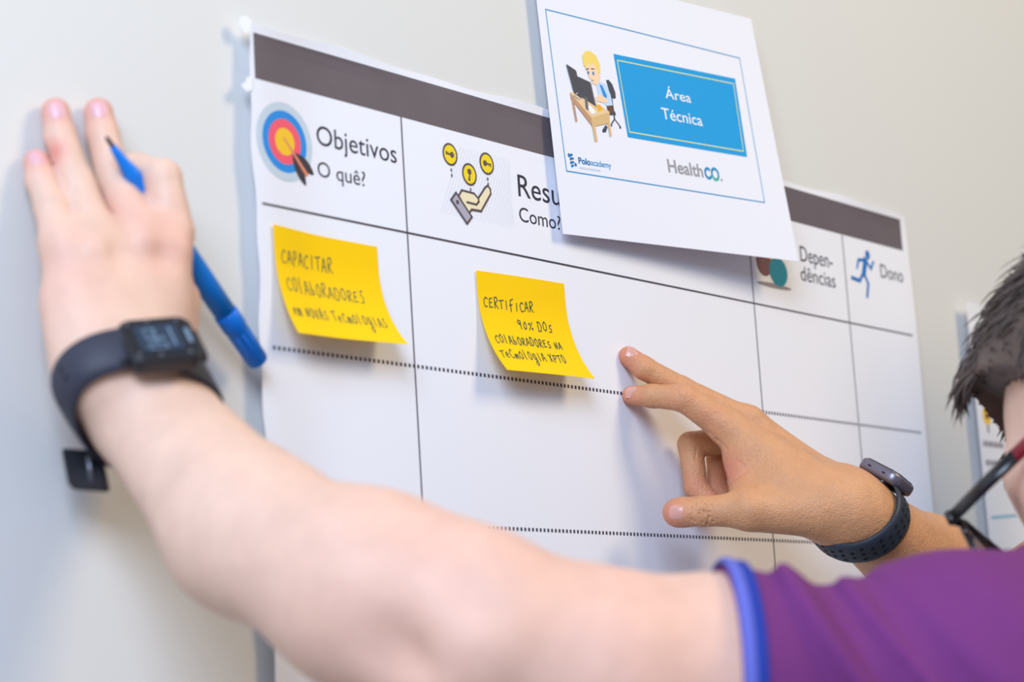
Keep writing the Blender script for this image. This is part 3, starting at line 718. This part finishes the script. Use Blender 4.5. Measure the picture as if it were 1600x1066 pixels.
for c_ in knA:
    q_ = hit(armHandA, *[0, 0]) if False else trace(armHandA, [c_+np.array([0, -.03, 0])], [[0, 1, 0]], .08)[0]
    w_ = np.array([1, 0, .25]); w_ /= np.linalg.norm(w_)
    for dz in (-.0035, 0, .0035):
        a_, b_ = q_-w_*.006+np.array([0, 0, dz]), q_+w_*.006+np.array([0, 0, dz]); P1 -= G1*(.0011*np.exp(-(segdist(P1, a_, b_)/.0014)**2))[:, None]
P1[:, 1] = np.minimum(P1[:, 1], -.0004)                                        # finger pads flatten against the wall
allA = np.array([SH, SR, HC+np.array([0, 0, .17]), HC+np.array([0, .16, 0]), ankA[0]+[0, .2, -.08], ankA[1], PV, RW+[0, 0, -.2], RE, CH+[0, -.13, 0]])
lo, hi = bounds(allA, .09)
P2, F2 = nets(restA, lo, hi, .0056)
P, Fc = join([(P1, F1), (P2, F2)])
bl = np.zeros(len(P))
for c_, r_, a_ in [(WL(56, 250, 9), .012, .8), (WL(86, 170, 9), .014, .8), (WL(153, 168, 9), .014, .8), (WL(82, 235, 18), .008, 1.0), (WL(95, 420, 45), .03, .25), (WL(250, 380, 60), .025, .35), (WL(200, 340, 45), .02, .25),
                   (EL, .09, .28), (D(1000, 1000, 1.0), .10, .25), (D(540, 1000, 1.0), .06, .2), (hq(.06, .05, -.02), .03, .4), (hq(.105, 0, -.03), .02, .4)]:
    bl = np.maximum(bl, a_*np.exp(-((P-c_)**2).sum(1)/r_**2))
baseA = (float(PV[0]), float(PV[1]), 0)
pA = body_obj('person', P, Fc, MT['skinA'], baseA, 'person in purple polo and black glasses leaning a pale left arm on the wall', 'person', bl)
for px, py, al, l, w_ in ((89, 171, (85, 150), .0115, .0105), (154, 170, (150, 148), .0115, .0105), (57, 246, (50, 228), .010, .0088)):
    nail(armHandA, px, py, al, l, w_, MT['nailA'], pA, .9)
# clothing
cuffP = D(1128, 1072, 1.0745); cuffN = M @ np.array([.99, -.01, -.08]); cuffN /= np.linalg.norm(cuffN)
sleeveA = lambda P: np.maximum(armA(P)-.0042, -((P-cuffP) @ cuffN)-.003)
rslA = inter(cone(SR, SR+(RE-SR)*.8, .074, .066), half(SR+(RE-SR)*.62, RE-SR))
coreA = lambda P: smin(smin(torsoA(P), np.maximum(armA(P), -((P-cuffP) @ cuffN)), .03), rslA(P)+.006, .03)-.0035
shirtT = union([lambda P: torsoA(P)-.008, cone(SH, NB+np.array([.0, 0, -.01]), .064, .064), rslA], .024)
shirt0 = lambda P: smin(shirtT(P), sleeveA(P), .012)
foldsA = []
for (ax, ay), (bx, by), a_, w_ in (((1222, 872), (1345, 1066), .010, .0070), ((1288, 862), (1455, 1066), .0098, .0065), ((1345, 880), (1570, 1066), .004, .012), ((1255, 880), (1395, 1066), -.006, .0065), ((1310, 880), (1490, 1066), -.006, .0080), ((1195, 900), (1262, 1066), -.003, .008), ((1450, 860), (1640, 960), .003, .02)):
    n_ = np.cross(ray(ax, ay), ray(bx, by)); foldsA.append((n_/np.linalg.norm(n_), a_, w_))
fa, fb = D(1160, 1000, 1.02), D(1600, 950, 1.05)
def shirtA(P):
    d = shirt0(P); fo = np.zeros(len(P))
    for n_, a_, w_ in foldsA: fo += a_*np.exp(-(((P-CAM) @ n_)/w_)**2)
    fall = np.exp(-(segdist(P, fa, fb)/.16)**4)
    d = np.minimum(d-fo*fall*.8, coreA(P))
    d = np.maximum(d, -((P-cuffP) @ cuffN))                       # sleeve opening
    d = np.maximum(d, .90-P[:, 2])
    nk = (HC-NB)/np.linalg.norm(HC-NB); d = np.maximum(d, np.where(np.linalg.norm(P-NB, axis=1) < .16, (P-NB-nk*.035) @ nk, -1))
    return d
lo, hi = bounds([SH+[-.07, 0, .03], SR+[.08, 0, 0], cuffP, [CH[0], CH[1]-.12, .9], [CH[0]+.13, CH[1]+.1, .9], NB+[0, 0, .06], RE], .085)
Ps, Fs_ = nets(shirtA, lo, hi, .0036, 1)
shirt = mesh('polo_shirt', Ps, Fs_, MT['shirt'], pA)
mesh('trousers', *nets(lambda P: np.maximum(np.maximum(smin(legA(P), ell(PV, (.17, .12, .14))(P), .04)-.010, P[:, 2]-.985), .07-P[:, 2]), *bounds([PV+[-.2, -.1, .02], PV+[.2, .12, -.95]], .06), .008, 1), MT['jean'], pA)
for a in ankA:
    mesh('shoe', *nets(lambda P, a=a: np.maximum(union([cone(a+np.array([0, -.03, -.035]), a+np.array([0, .17, -.05]), .046, .036), cone(a+np.array([0, -.01, .02]), a+np.array([0, -.02, -.03]), .05, .046)], .02)(P), -P[:, 2]+.0), *bounds([a+[0, -.08, -.08], a+[0, .21, .06]], .05), .006, 1), MT['shoe'], pA)
def cuffring(name, off, w, m, extra):
    c_ = cuffP+cuffN*off; dirs = lambda f_: None
    ri, ro, _ = ring_band(lambda P: np.maximum(shirt0(P), -1), c_, cuffN, A_N, w, .0022+extra, .0004, rmax=.12, n=72)
    band_mesh(name, ri, ro, m, shirt)
cuffring('cuff_band', .0030, .0066, MT['band'], .0006); cuffring('cuff_trim', .0092, .0064, MT['bandd'], .0)
# hair: cap, then many short tapered locks swept forward
cap0 = ell(HC-_F*.012+_U*.047, (.116, .093, .112), np.array([_F, _L, _U]))
def hairline(P):
    q = P-HC; a, u = q @ _F, q @ _U; l = np.abs(q @ _L)
    return np.maximum(.088-u-np.clip(-a+.064, 0, .084)*1.2-np.clip(-a-.03, 0, .09)*.5, -1)
hairA = lambda P: np.maximum(np.maximum(cap0(P), hairline(P)), -(headA(P)+.003))
Ph, Fh = nets(hairA, *bounds([HC+_U*.15, HC-_F*.13, HC+_F*.11, HC+_L*.1, HC-_L*.1], .03), .0036, 1)
def locks(surf, cap, n, sweep, mn, mx, w, keep=None):
    V = []; Fs = []; pick = surf[rng.integers(0, len(surf), n)]; N = grad(cap, pick)
    for p, nr in zip(pick, N):
        d = sweep(p); d = d-nr*(d @ nr)*.9; d /= np.linalg.norm(d)+1e-9; d = d+rng.normal(0, .16, 3); L = rng.uniform(mn, mx); ww = w*rng.uniform(.6, 1.3); sd = np.cross(d, nr); sd /= np.linalg.norm(sd)+1e-9
        tip = p+d*L-HC
        if keep is not None and not keep(tip @ _F, tip @ _U): continue
        o = len(V); segs = 4
        for i in range(segs):
            t = i/segs; c_ = p-nr*.002+d*L*t+nr*(.006*math.sin(t*math.pi*.8)*L/.03); r = ww*(1-t*.75)
            V += [c_+sd*r, c_+nr*r*.8, c_-sd*r]
        V.append(p+d*L+nr*.002)
        for i in range(segs-1):
            for k in range(3): Fs.append([o+i*3+k, o+i*3+(k+1) % 3, o+(i+1)*3+(k+1) % 3, o+(i+1)*3+k])
        for k in range(3): Fs.append([o+(segs-1)*3+k, o+(segs-1)*3+(k+1) % 3, o+segs*3])
    return np.array(V), Fs
up_ok = Ph[(cap0(Ph) > -.0012)]
def sweepA(p):
    q = p-HC; a, u, l = q @ _F, q @ _U, q @ _L
    return _F*(1.0 if u > .06 else .55)+_U*(-.25 if a > .02 else -.1 if u > .06 else -.8)+_L*l*1.5
Vl, Fl = locks(up_ok, cap0, 2600, sweepA, .012, .026, .0016, lambda a, u: u > .075 or a < .03)
front = up_ok[((up_ok-HC) @ _F > .055) & ((up_ok-HC) @ _U > .05)]
Vf, Ff = locks(front, cap0, 1800, lambda p: _F*1.0-_U*.05+_L*((p-HC) @ _L)*2, .010, .026, .0026, lambda a, u: u > .066)
Vs, Fs2 = locks(Ph, hairA, 1800, lambda p: -_U*.8-_F*.2, .007, .015, .0012, lambda a, u: u > -.03)
o1 = len(Ph); o2 = o1+len(Vl); o3 = o2+len(Vf)
mesh('hair', np.concatenate([Ph, Vl, Vf, Vs]), Fh.tolist()+[[i+o1 for i in f_] for f_ in Fl]+[[i+o2 for i in f_] for f_ in Ff]+[[i+o3 for i in f_] for f_ in Fs2], MT['hairA'], pA)
for s in (1, -1):
    bm = bmesh.new(); bmesh.ops.create_uvsphere(bm, u_segments=16, v_segments=10, radius=.0115); c_ = hq(.071, s*.032, 0)
    mesh('eye', [np.array(v.co)+c_ for v in bm.verts], [[v.index for v in f_.verts] for f_ in bm.faces], [MT['eye'], MT['nib']], pA, [int(np.array(f_.calc_center_median()) @ _F > .0100) for f_ in bm.faces]); bm.free()
# glasses
gz = -.010
gp = lambda a, b, u: HC+_F*a+_L*b+_U*u
glasses = empty('eyeglasses', gp(.10, 0, gz), 'black framed eyeglasses with red temple end on the person in purple', 'glasses')
for s in (1, -1):
    tube('temple', [gp(.106, s*.080, gz), gp(.08, s*.0815, gz), gp(.052, s*.081, gz+.001)], [.0048, .0052, .0054], MT['frameg'], glasses, 12, .55, _U)
    tube('temple_tip', [gp(.052, s*.081, gz+.001), gp(.010, s*.081, gz+.002), gp(-.004, s*.081, gz+.002), gp(-.02, s*.080, gz-.008), gp(-.032, s*.078, gz-.03)], [.0054, .0050, .0042, .0036, .0030], MT['redg'], glasses, 12, .55, _U).__setitem__('label', 'red temple tip')
    tube('hinge', [gp(.108, s*.0805, gz+.004), gp(.108, s*.0805, gz-.004)], .0028, MT['frameg'], glasses, 10, None, _F)
    ring = []
    for k in range(37):
        a = 2*math.pi*k/36; x = math.copysign(abs(math.cos(a))**.6, math.cos(a)); y = math.copysign(abs(math.sin(a))**.6, math.sin(a))
        ring.append(gp(.118-.010*((.038+x*.028)/.066)**2, s*(.040+x*.031), gz-.010+y*.020))
    tube('rim', ring, .0020, MT['frameg'], glasses, 10, None, _F+_U*.01)
    tube('end_piece', [gp(.109, s*.071, gz+.002), gp(.109, s*.078, gz+.002), gp(.104, s*.0805, gz+.001)], [.003, .0032, .003], MT['frameg'], glasses, 10, None, _U)
    n_ = 36; mesh('lens', ring[:n_]+[r-_F*.0012 for r in ring[:n_]], [list(range(n_)), list(range(2*n_-1, n_-1, -1))]+[[i, (i+1) % n_, (i+1) % n_+n_, i+n_] for i in range(n_)], MT['lens'], glasses)
tube('bridge', [gp(.117, .011, gz-.004), gp(.120, 0, gz), gp(.117, -.011, gz-.004)], .0022, MT['frameg'], glasses, 10, None, _U)

# ------------------------------------------------------------------ watch on the pale wrist
wc = A_wr+A_ax*.004
wA = empty('wrist_watch', wc, 'black square digital sports watch on the pale wrist leaning on the wall', 'watch')
ri, ro, (Ax, Nx, Tx) = ring_band(armHandA, wc, A_ax, A_N, .024, .0024, .0006, 14, 346)
if Tx @ A_T < 0: pass
hv = []; hf = []
def disc(c_, n_, x_, r_, k=12):
    y_ = np.cross(n_, x_); o = len(hv); hv.extend([c_+x_*r_*math.cos(2*math.pi*i/k)+y_*r_*math.sin(2*math.pi*i/k) for i in range(k)]); hf.append([o+i for i in range(k)])
def strap_holes(rows, rng_i, cols, r_, stag):
    n1 = len(rows[0])
    for q_, i in enumerate(rng_i):
        for j in (cols if q_ % 2 == 0 or stag is None else stag):
            p = rows[j][i]; t = rows[j][min(i+1, n1-1)]-rows[j][max(i-1, 0)]; t /= np.linalg.norm(t); x_ = rows[j+1][i]-rows[j-1][i]; x_ /= np.linalg.norm(x_); n_ = np.cross(t, x_)
            if n_ @ (p-wcur) < 0: n_ = -n_
            disc(p+n_*.00015, n_, x_, r_)
wcur = wc
strap_holes(ro, [i for i in range(60, 92, 5)], (3, 5), .0013, None); strap_holes(ro, [i for i in range(12, 50, 5)], (3, 5), .0014, None)
band_mesh('strap', ri, ro, MT['rubber'], wA, False, (np.array(hv), hf, MT['hole']))
top = trace(armHandA, [wc+A_N*.08], [-A_N], .09)[0]
cz = top+A_N*.0068; Tn = np.cross(A_N, A_ax); Tn /= np.linalg.norm(Tn)
if Tn @ A_T < 0: Tn = -Tn
cs_ = rbox('case', cz, Tn, A_ax, A_N, .041, .036, .0105, .008, MT['case'], wA, .0022)
sc_ = rbox('screen', cz+A_N*.0053+Tn*-.001, Tn, A_ax, A_N, .024, .021, .0008, .0015, MT['lcd'], cs_, 0)
def onface(polys, m, name, par, z):
    V = []; F_ = []
    for p in polys: o = len(V); V += [cz+A_N*z+Tn*x+A_ax*-y for x, y in p]; F_.append([o+i for i in range(len(p))])
    return mesh(name, V, F_, m, par, smooth=False)
seg7 = []
for cx, cy, w_, h_, mask in ((-.006, .0035, .0042, .0075, 0b1110111), (-.0005, .0035, .0042, .0075, 0b0100101), (-.006, -.0055, .0042, .0075, 0b1011101), (-.0005, -.0055, .0042, .0075, 0b1101011)):
    x0, x1, y0, y1, ym = cx-w_/2, cx+w_/2, cy-h_/2, cy+h_/2, cy
    for k, sg in enumerate((((x0, y1), (x1, y1)), ((x0, ym), (x0, y1)), ((x1, ym), (x1, y1)), ((x0, ym), (x1, ym)), ((x0, y0), (x0, ym)), ((x1, y0), (x1, ym)), ((x0, y0), (x1, y0)))):
        if mask >> (6-k) & 1: seg7 += stroke(sg, .0009)
seg7 += [rect(.0055, -.008, .0068, .008)]
onface(seg7, MT['lcdt'], 'display_digits', sc_, .0060)
for x, y in ((-.0155, .0125), (-.004, .0140), (.0125, .0135), (-.0155, -.0125), (-.004, -.0142), (.0125, -.0135)):
    tube('screw', [cz+A_N*.0050+Tn*x+A_ax*-y, cz+A_N*.0058+Tn*x+A_ax*-y], .0010, MT['screw'], cs_, 10, None, Tn)
rbox('side_mark', cz+A_N*.0054+Tn*.0155, Tn, A_ax, A_N, .0024, .012, .0006, .0006, MT['lcdt'], cs_, 0)
for s in (1, -1): rbox('lug', cz-A_N*.0035+Tn*s*.0215, Tn, A_ax, A_N, .006, .023, .006, .0015, MT['case'], cs_, .001)
# buckle folded out on the inside of the wrist
bq = trace(armHandA, [wc-Tn*.09-A_N*.045], [Tn*.9+A_N*.45], .12)[0]
bc = D(134, 735, depth(wc)-.006)
rbox('buckle', bc, M @ np.array([.93, -.1, -.35]), M @ np.array([.25, -.80, .45]), M @ np.array([-.3, .55, .75]), .022, .026, .0045, .003, MT['case'], wA, .001)
tube('buckle_pin', [bc+M @ np.array([.002, .008, .003]), bc+M @ np.array([.004, -.008, .004])], .0012, MT['screw'], wA, 10)

# ------------------------------------------------------------------ blue marker under the fingers
t0, t1 = WL(166, 214, 40), WL(404, 566, 20); ax = (t1-t0); LP = np.linalg.norm(ax); ax /= LP
pen = empty('marker_pen', (t0+t1)/2, 'blue felt marker pen held between the fingers of the hand on the wall', 'marker pen')
pp = lambda t: t0+ax*t
tube('nib', [pp(.0), pp(.001), pp(.006), pp(.010)], [.0008, .0012, .0014, .0015], MT['nib'], pen, 16).__setitem__('label', 'dark felt nib')
tube('barrel', [pp(.007), pp(.008), pp(.020), pp(.026), pp(.030), pp(.034), pp(.040), pp(.050), pp(LP*.60), pp(LP*.78)], [.0018, .0022, .0036, .0050, .0053, .0050, .0060, .0069, .0071, .0069], MT['pen'], pen, 24)
cp = tube('end_cap', [pp(LP*.765), pp(LP*.77), pp(LP*.80), pp(LP*.835), pp(LP*.84), pp(LP*.995), pp(LP)], [.0069, .0076, .0076, .0076, .0070, .0065, .0058], MT['pend'], pen, 24)
for k in range(10):
    a = 2*math.pi*k/10; s_ = np.cross(ax, [0, 0, 1]); s_ /= np.linalg.norm(s_); u_ = np.cross(s_, ax)
    o_ = (s_*math.cos(a)+u_*math.sin(a))
    tube('grip_ridge', [pp(LP*.855)+o_*.0066, pp(LP*.985)+o_*.0062], .0006, MT['pend'], cp, 6, None, o_)

# ------------------------------------------------------------------ PERSON B: tanned right hand pointing at the second note
B_wr = D(1333, 801, 1.600); B_ax = M @ np.array([.57, -.41, -.71]); B_N = M @ np.array([.53, .84, -.06]); B_ax /= np.linalg.norm(B_ax); B_N -= B_ax*(B_N @ B_ax); B_N /= np.linalg.norm(B_N)
B_T = np.cross(B_ax, B_N)
if (M.T @ B_T)[2] < 0: B_T = -B_T                                  # towards the camera (thumb side)
B_el = B_wr+B_ax*.255+np.array([0, 0, -.01])
ixp = [D(1138, 668, 1.618), D(1068, 622, 1.616), D(1019, 619, 1.625), D(987, 618, 1.632)]
mdp = [D(1168, 662, 1.650), D(1064, 609, 1.642), D(1006, 575, 1.637), D(982, 557, 1.639)]
rgp = [D(1162, 684, 1.672), D(1079, 695, 1.664), D(1087, 762, 1.655), D(1112, 786, 1.648)]
pkp = [D(1178, 694, 1.692), D(1121, 714, 1.686), D(1121, 764, 1.676), D(1140, 782, 1.668)]
thp = [D(1272, 800, 1.578), D(1172, 797, 1.574), D(1098, 799, 1.578), D(1059, 802, 1.583)]
fB = [chain(ixp, [.0132, .0104, .0088, .0074]), chain(mdp, [.0125, .0102, .0088, .0078]), chain(rgp, [.0122, .0098, .0090, .0082]), chain(pkp, [.0112, .0084, .0078, .0070]),
      chain(thp, [.0165, .0135, .0110, .0100])]
fB[4] = union([fB[4], ell(D(1066, 800, 1.583), (.013, .0098, .0110), np.array([M @ np.array([1, 0, 0]), M @ np.array([0, 1, 0]), M @ np.array([0, 0, 1])]))], .006)
palmB = union([cone(D(1288, 782, 1.592), ixp[0], .0175, .0130), cone(D(1296, 768, 1.610), mdp[0], .0175, .0125), cone(D(1302, 762, 1.630), rgp[0], .017, .0122), cone(D(1306, 764, 1.646), pkp[0], .0165, .0115),
               cone(D(1180, 715, 1.612), D(1280, 785, 1.592), .017, .020), cone(D(1158, 722, 1.612), D(1166, 766, 1.592), .0100, .0120), cone(thp[0], thp[1], .0165, .0140),
               cone(D(1225, 760, 1.590), D(1300, 790, 1.592), .018, .022)], .014)
handB = hand_union(palmB, fB, .009)
armB = union([cone(B_wr+B_T*.006-B_ax*.010, B_wr+B_T*.008, .0230, .0222), cone(B_wr-B_T*.007-B_ax*.010, B_wr-B_T*.008, .0230, .0222),
              cone(B_wr+B_T*.008, B_wr+B_ax*.13+B_T*.01, .0222, .036), cone(B_wr-B_T*.008, B_wr+B_ax*.13-B_T*.01, .0222, .036), cone(B_wr+B_ax*.13, B_el, .040, .044)], .020)
handArmB = lambda P: smin(handB(P), armB(P), .016)
B_SH = np.array([B_el[0]+.20, B_el[1]-.10, B_el[2]+.11]); BL_SH = B_SH+np.array([.06, -.36, -.03]); B_NB = (B_SH+BL_SH)/2+np.array([.01, 0, .06])
B_HC = B_NB+np.array([-.06, .01, .19]); headB, bq_ = head_sdf(B_HC, (-.9, .25, -.2), (-.2, .05, 1))
B_CH = B_NB+np.array([.03, 0, -.21]); B_PV = B_NB+np.array([.07, 0, -.56]); BLE = BL_SH+np.array([.05, -.05, -.29]); BLW = BLE+np.array([-.08, .02, -.24])
Rz = np.array([[0, 1, 0], [-1, 0, 0], [0, 0, 1.]])
torsoB = union([cone(B_SH, B_NB, .062, .06), cone(BL_SH, B_NB, .062, .06), cone(B_NB, B_HC+np.array([.02, 0, -.05]), .058, .056), ell(B_CH, (.115, .175, .20)), ell((B_CH+B_PV)/2, (.11, .155, .2)), ell(B_PV, (.12, .17, .14)),
                cone(B_SH, B_CH+np.array([0, .09, .02]), .062, .08), cone(BL_SH, B_CH+np.array([0, -.09, .02]), .062, .08)], .05)
uarmB = union([cone(B_el, B_SH, .045, .055), cone(BL_SH, BLE, .055, .043), cone(BLE, BLW, .043, .027)], .02)
hB2 = simple_hand(BLW, BLW-BLE, (-.3, .9, 0), -1)
lfs = []; ankB = []
for s in (-1, 1):
    hp = np.array([B_PV[0], B_PV[1]+s*.085, .93]); kn = np.array([B_PV[0]-.02, B_PV[1]+s*.10, .5]); an = np.array([B_PV[0]+.02, B_PV[1]+s*.11, .08]); ankB.append(an)
    lfs += [cone(hp, kn, .085, .058), cone(kn, an+(kn-an)*.5+np.array([.012, 0, 0]), .056, .055), cone(an+(kn-an)*.5+np.array([.012, 0, 0]), an, .053, .038)]
legB = union(lfs, .03); feetB = [cone(a+np.array([.03, 0, -.035]), a+np.array([-.15, 0, -.05]), .038, .028) for a in ankB]
def bodyB(P):
    d = smin(torsoB(P), headB(P), .02); d = smin(d, legB(P), .04); d = smin(d, uarmB(P), .03); d = smin(d, armB(P), .02); d = smin(d, hB2(P), .012)
    for g_ in feetB: d = smin(d, g_(P), .02)
    return d
cB = B_wr+B_ax*.022
lo, hi = bounds(ixp+mdp+rgp+pkp+thp+[cB+B_ax*.01, B_wr], .052); hi[1] = max(hi[1], .003)
Q1, G1f = nets(inter(handArmB, half(cB, B_ax)), lo, hi, .00085)
GB = grad(handArmB, Q1)
def creases(lines, amp, w):
    global Q1
    for (x0, y0), (x1, y1) in lines:
        a_, b_ = hit(handArmB, x0, y0), hit(handArmB, x1, y1)
        Q1 = Q1-GB*(amp*np.exp(-(segdist(Q1, a_, b_)/w)**2))[:, None]
zm = lambda x, y: (940+x*.3003, 520+y*.3003)
L_ = lambda *p: [(zm(*p[i]), zm(*p[i+1])) for i in range(len(p)-1)]
creases(L_((490, 890), (483, 985)) + L_((515, 875), (510, 940), (525, 990)) + L_((540, 890), (535, 940), (560, 960), (548, 1000)) + L_((515, 925), (565, 935)) + L_((575, 900), (580, 985)) + L_((470, 910), (470, 975)), .0011, .0009)
creases(L_((555, 515), (600, 560), (655, 610)) + L_((665, 800), (715, 745), (780, 700)) + L_((700, 660), (740, 690)) + L_((650, 815), (680, 760)), .0007, .0012)
creases(L_((425, 270), (415, 330), (430, 400)) + L_((450, 285), (445, 340)) + L_((400, 275), (395, 320)) + L_((280, 290), (275, 370)) + L_((215, 210), (235, 160)) + L_((400, 235), (425, 215)) + L_((450, 262), (475, 240)) + L_((430, 250), (450, 228)), .0005, .0008)
creases(L_((485, 655), (530, 680)) + L_((480, 790), (530, 800)) + L_((500, 530), (490, 640)), .0006, .001)
creases(L_((560, 370), (680, 410)) + L_((590, 420), (720, 460)) + L_((480, 290), (600, 350), (700, 400)), .0003, .0012)
for px, py, a_, w_ in ((1182, 646, .0016, .008), (1240, 700, .0008, .008), (1172, 792, .0012, .009)):      # knuckles and tendons stand out
    c_ = hit(handArmB, px, py); Q1 = Q1+GB*(a_*np.exp(-((Q1-c_)**2).sum(1)/w_**2))[:, None]
a_, b_ = hit(handArmB, 1190, 655), hit(handArmB, 1290, 735); Q1 = Q1+GB*(.0012*np.exp(-(segdist(Q1, a_, b_)/.0035)**2))[:, None]
Q1[:, 1] = np.minimum(Q1[:, 1], -.0028)
lo, hi = bounds([B_SH, BL_SH, B_HC+[0, 0, .16], B_HC+[-.15, 0, 0], ankB[0]+[-.2, 0, -.08], ankB[1]+[.05, 0, 0], BLW+[-.05, 0, -.2], cB, B_el], .09)
Q2, G2f = nets(inter(bodyB, half(cB-B_ax*.002, -B_ax)), lo, hi, .0056)
QP, QF = join([(Q1, G1f), (Q2, G2f)])
bl = np.zeros(len(QP))
for c_, r_, w_ in [(mdp[3], .013, .8), (ixp[3], .012, .7), (thp[3]+M @ np.array([-.006, 0, .006]), .012, .7), (D(1140, 740, 1.60), .016, .75), (rgp[2], .016, .5), (pkp[2], .016, .55), (ixp[1], .012, .35), (rgp[3], .012, .8), (D(1110, 650, 1.60), .013, .3), (thp[2], .010, .2), (bq_(.105, 0, -.03), .02, .4)]:
    bl = np.maximum(bl, w_*np.exp(-((QP-c_)**2).sum(1)/r_**2))
baseB = (float(B_PV[0]), float(B_PV[1]), 0)
pB = body_obj('person', QP, QF, MT['skinB'], baseB, 'person mostly out of view at right, tanned right hand pointing two fingers at the poster', 'person', bl)
nail(handArmB, *zm(388, 937), zm(330, 935), .0125, .0120, MT['nailB'], pB, 1.4, lift=.0005)
nail(handArmB, *zm(152, 293), zm(110, 300), .0098, .0072, MT['nailB'], pB, 1.4, normal=M @ np.array([-.12, .97, .2]), lift=.0003)
nail(handArmB, *zm(163, 88), zm(120, 70), .0100, .0085, MT['nailB'], pB, 1.4, normal=M @ np.array([.40, .90, .12]), lift=.0003)
# clothes, hair
slB = [inter(cone(a_, a_+(b_-a_)*.8, .068, .064), half(a_+(b_-a_)*t_, b_-a_)) for a_, b_, t_ in ((B_SH, B_el, .50), (BL_SH, BLE, .62))]
def teeB(P):
    d = smin(smin(torsoB(P)-.012, slB[0](P), .03), slB[1](P), .03); d = np.maximum(d, .90-P[:, 2])
    nk = (B_HC-B_NB)/np.linalg.norm(B_HC-B_NB); return np.maximum(d, np.where(np.linalg.norm(P-B_NB, axis=1) < .15, (P-B_NB-nk*.045) @ nk, -1))
mesh('tee_shirt', *nets(teeB, *bounds([B_SH, BL_SH, B_NB, B_PV+[0, .17, 0], B_PV+[0, -.17, -.05], BLE, B_SH+(B_el-B_SH)*.6], .09), .0056, 1), MT['tee'], pB)
mesh('trousers', *nets(lambda P: np.maximum(np.maximum(smin(legB(P), ell(B_PV*[1, 1, 0]+[0, 0, .98], (.12, .17, .12))(P), .04)-.010, P[:, 2]-.985), .07-P[:, 2]), *bounds([[B_PV[0]-.12, B_PV[1]-.2, .03], [B_PV[0]+.12, B_PV[1]+.2, 1.0]], .06), .008, 1), MT['jean'], pB)
for a in ankB:
    mesh('shoe', *nets(lambda P, a=a: np.maximum(union([cone(a+np.array([.03, 0, -.035]), a+np.array([-.17, 0, -.05]), .046, .036), cone(a+np.array([.01, 0, .02]), a+np.array([.02, 0, -.03]), .05, .046)], .02)(P), -P[:, 2]), *bounds([a+[.08, 0, -.08], a+[-.21, 0, .06]], .05), .006, 1), MT['shoe'], pB)
bF, bU, bLv = frame((-.9, .25, -.2), (-.2, .05, 1)); capB = ell(B_HC-bF*.014+bU*.038, (.104, .083, .098), np.array([bF, bLv, bU]))
mesh('hair', *nets(lambda P: np.maximum(np.maximum(capB(P), .062-(P-B_HC) @ bU-np.clip(-((P-B_HC) @ bF)+.042, 0, .06)*1.1-np.clip(-((P-B_HC) @ bF)-.03, 0, .09)*.5), -(headB(P)+.002)), *bounds([B_HC+bU*.15, B_HC-bF*.13, B_HC+bF*.1, B_HC+bLv*.1, B_HC-bLv*.1], .03), .005, 1), MT['hairB'], pB)
for s in (1, -1):
    bm = bmesh.new(); bmesh.ops.create_uvsphere(bm, u_segments=16, v_segments=10, radius=.0115); c_ = bq_(.071, s*.032, 0)
    mesh('eye', [np.array(v.co)+c_ for v in bm.verts], [[v.index for v in f_.verts] for f_ in bm.faces], [MT['eye'], MT['nib']], pB, [int(np.array(f_.calc_center_median()) @ bF > .0100) for f_ in bm.faces]); bm.free()

# ------------------------------------------------------------------ watch on the tanned wrist
wc2 = B_wr+B_ax*.013
wB = empty('wrist_watch', wc2, 'grey aluminium smartwatch with perforated navy strap on the tanned wrist', 'watch')
ri, ro, (Ax, Nx, Tx) = ring_band(lambda P: armB(P)-.0008*np.clip(-((P-wc2) @ B_N)/.02, 0, 1), wc2-B_ax*.008, B_ax-B_N*.34, B_N, .026, .0028, .0008, 20, 340, n=110)
hv, hf = [], []; wcur = wc2
strap_holes(ro, [i for i in range(6, 106, 4)], (2, 4, 6), .0017, (3, 5))
band_mesh('strap', ri, ro, MT['navy'], wB, False, (np.array(hv), hf, MT['hole'])).__setitem__('label', 'dark navy perforated strap')
top = trace(armB, [wc2+B_N*.08], [-B_N], .09)[0]; c2 = top+B_N*.0062
c_o = rbox('case', c2, B_T, B_ax, B_N, .0385, .0335, .0098, .0085, MT['alu'], wB, .0030)
rbox('screen', c2+B_N*.0046, B_T, B_ax, B_N, .034, .0295, .0018, .0075, MT['glass'], c_o, .0007)
for s in (-.007, .007): rbox('speaker_slot', c2+B_T*s-B_ax*.01672, B_T, B_N, B_ax, .0030, .0012, .0006, .0005, MT['hole'], c_o, 0)
tube('crown', [c2+B_ax*.0165+B_T*.008, c2+B_ax*.0188+B_T*.008], .0035, MT['alu'], c_o, 20, None, B_N)
rbox('sensor_back', c2-B_N*.0055, B_T, B_ax, B_N, .026, .026, .0026, .011, MT['glass'], c_o, .0008)
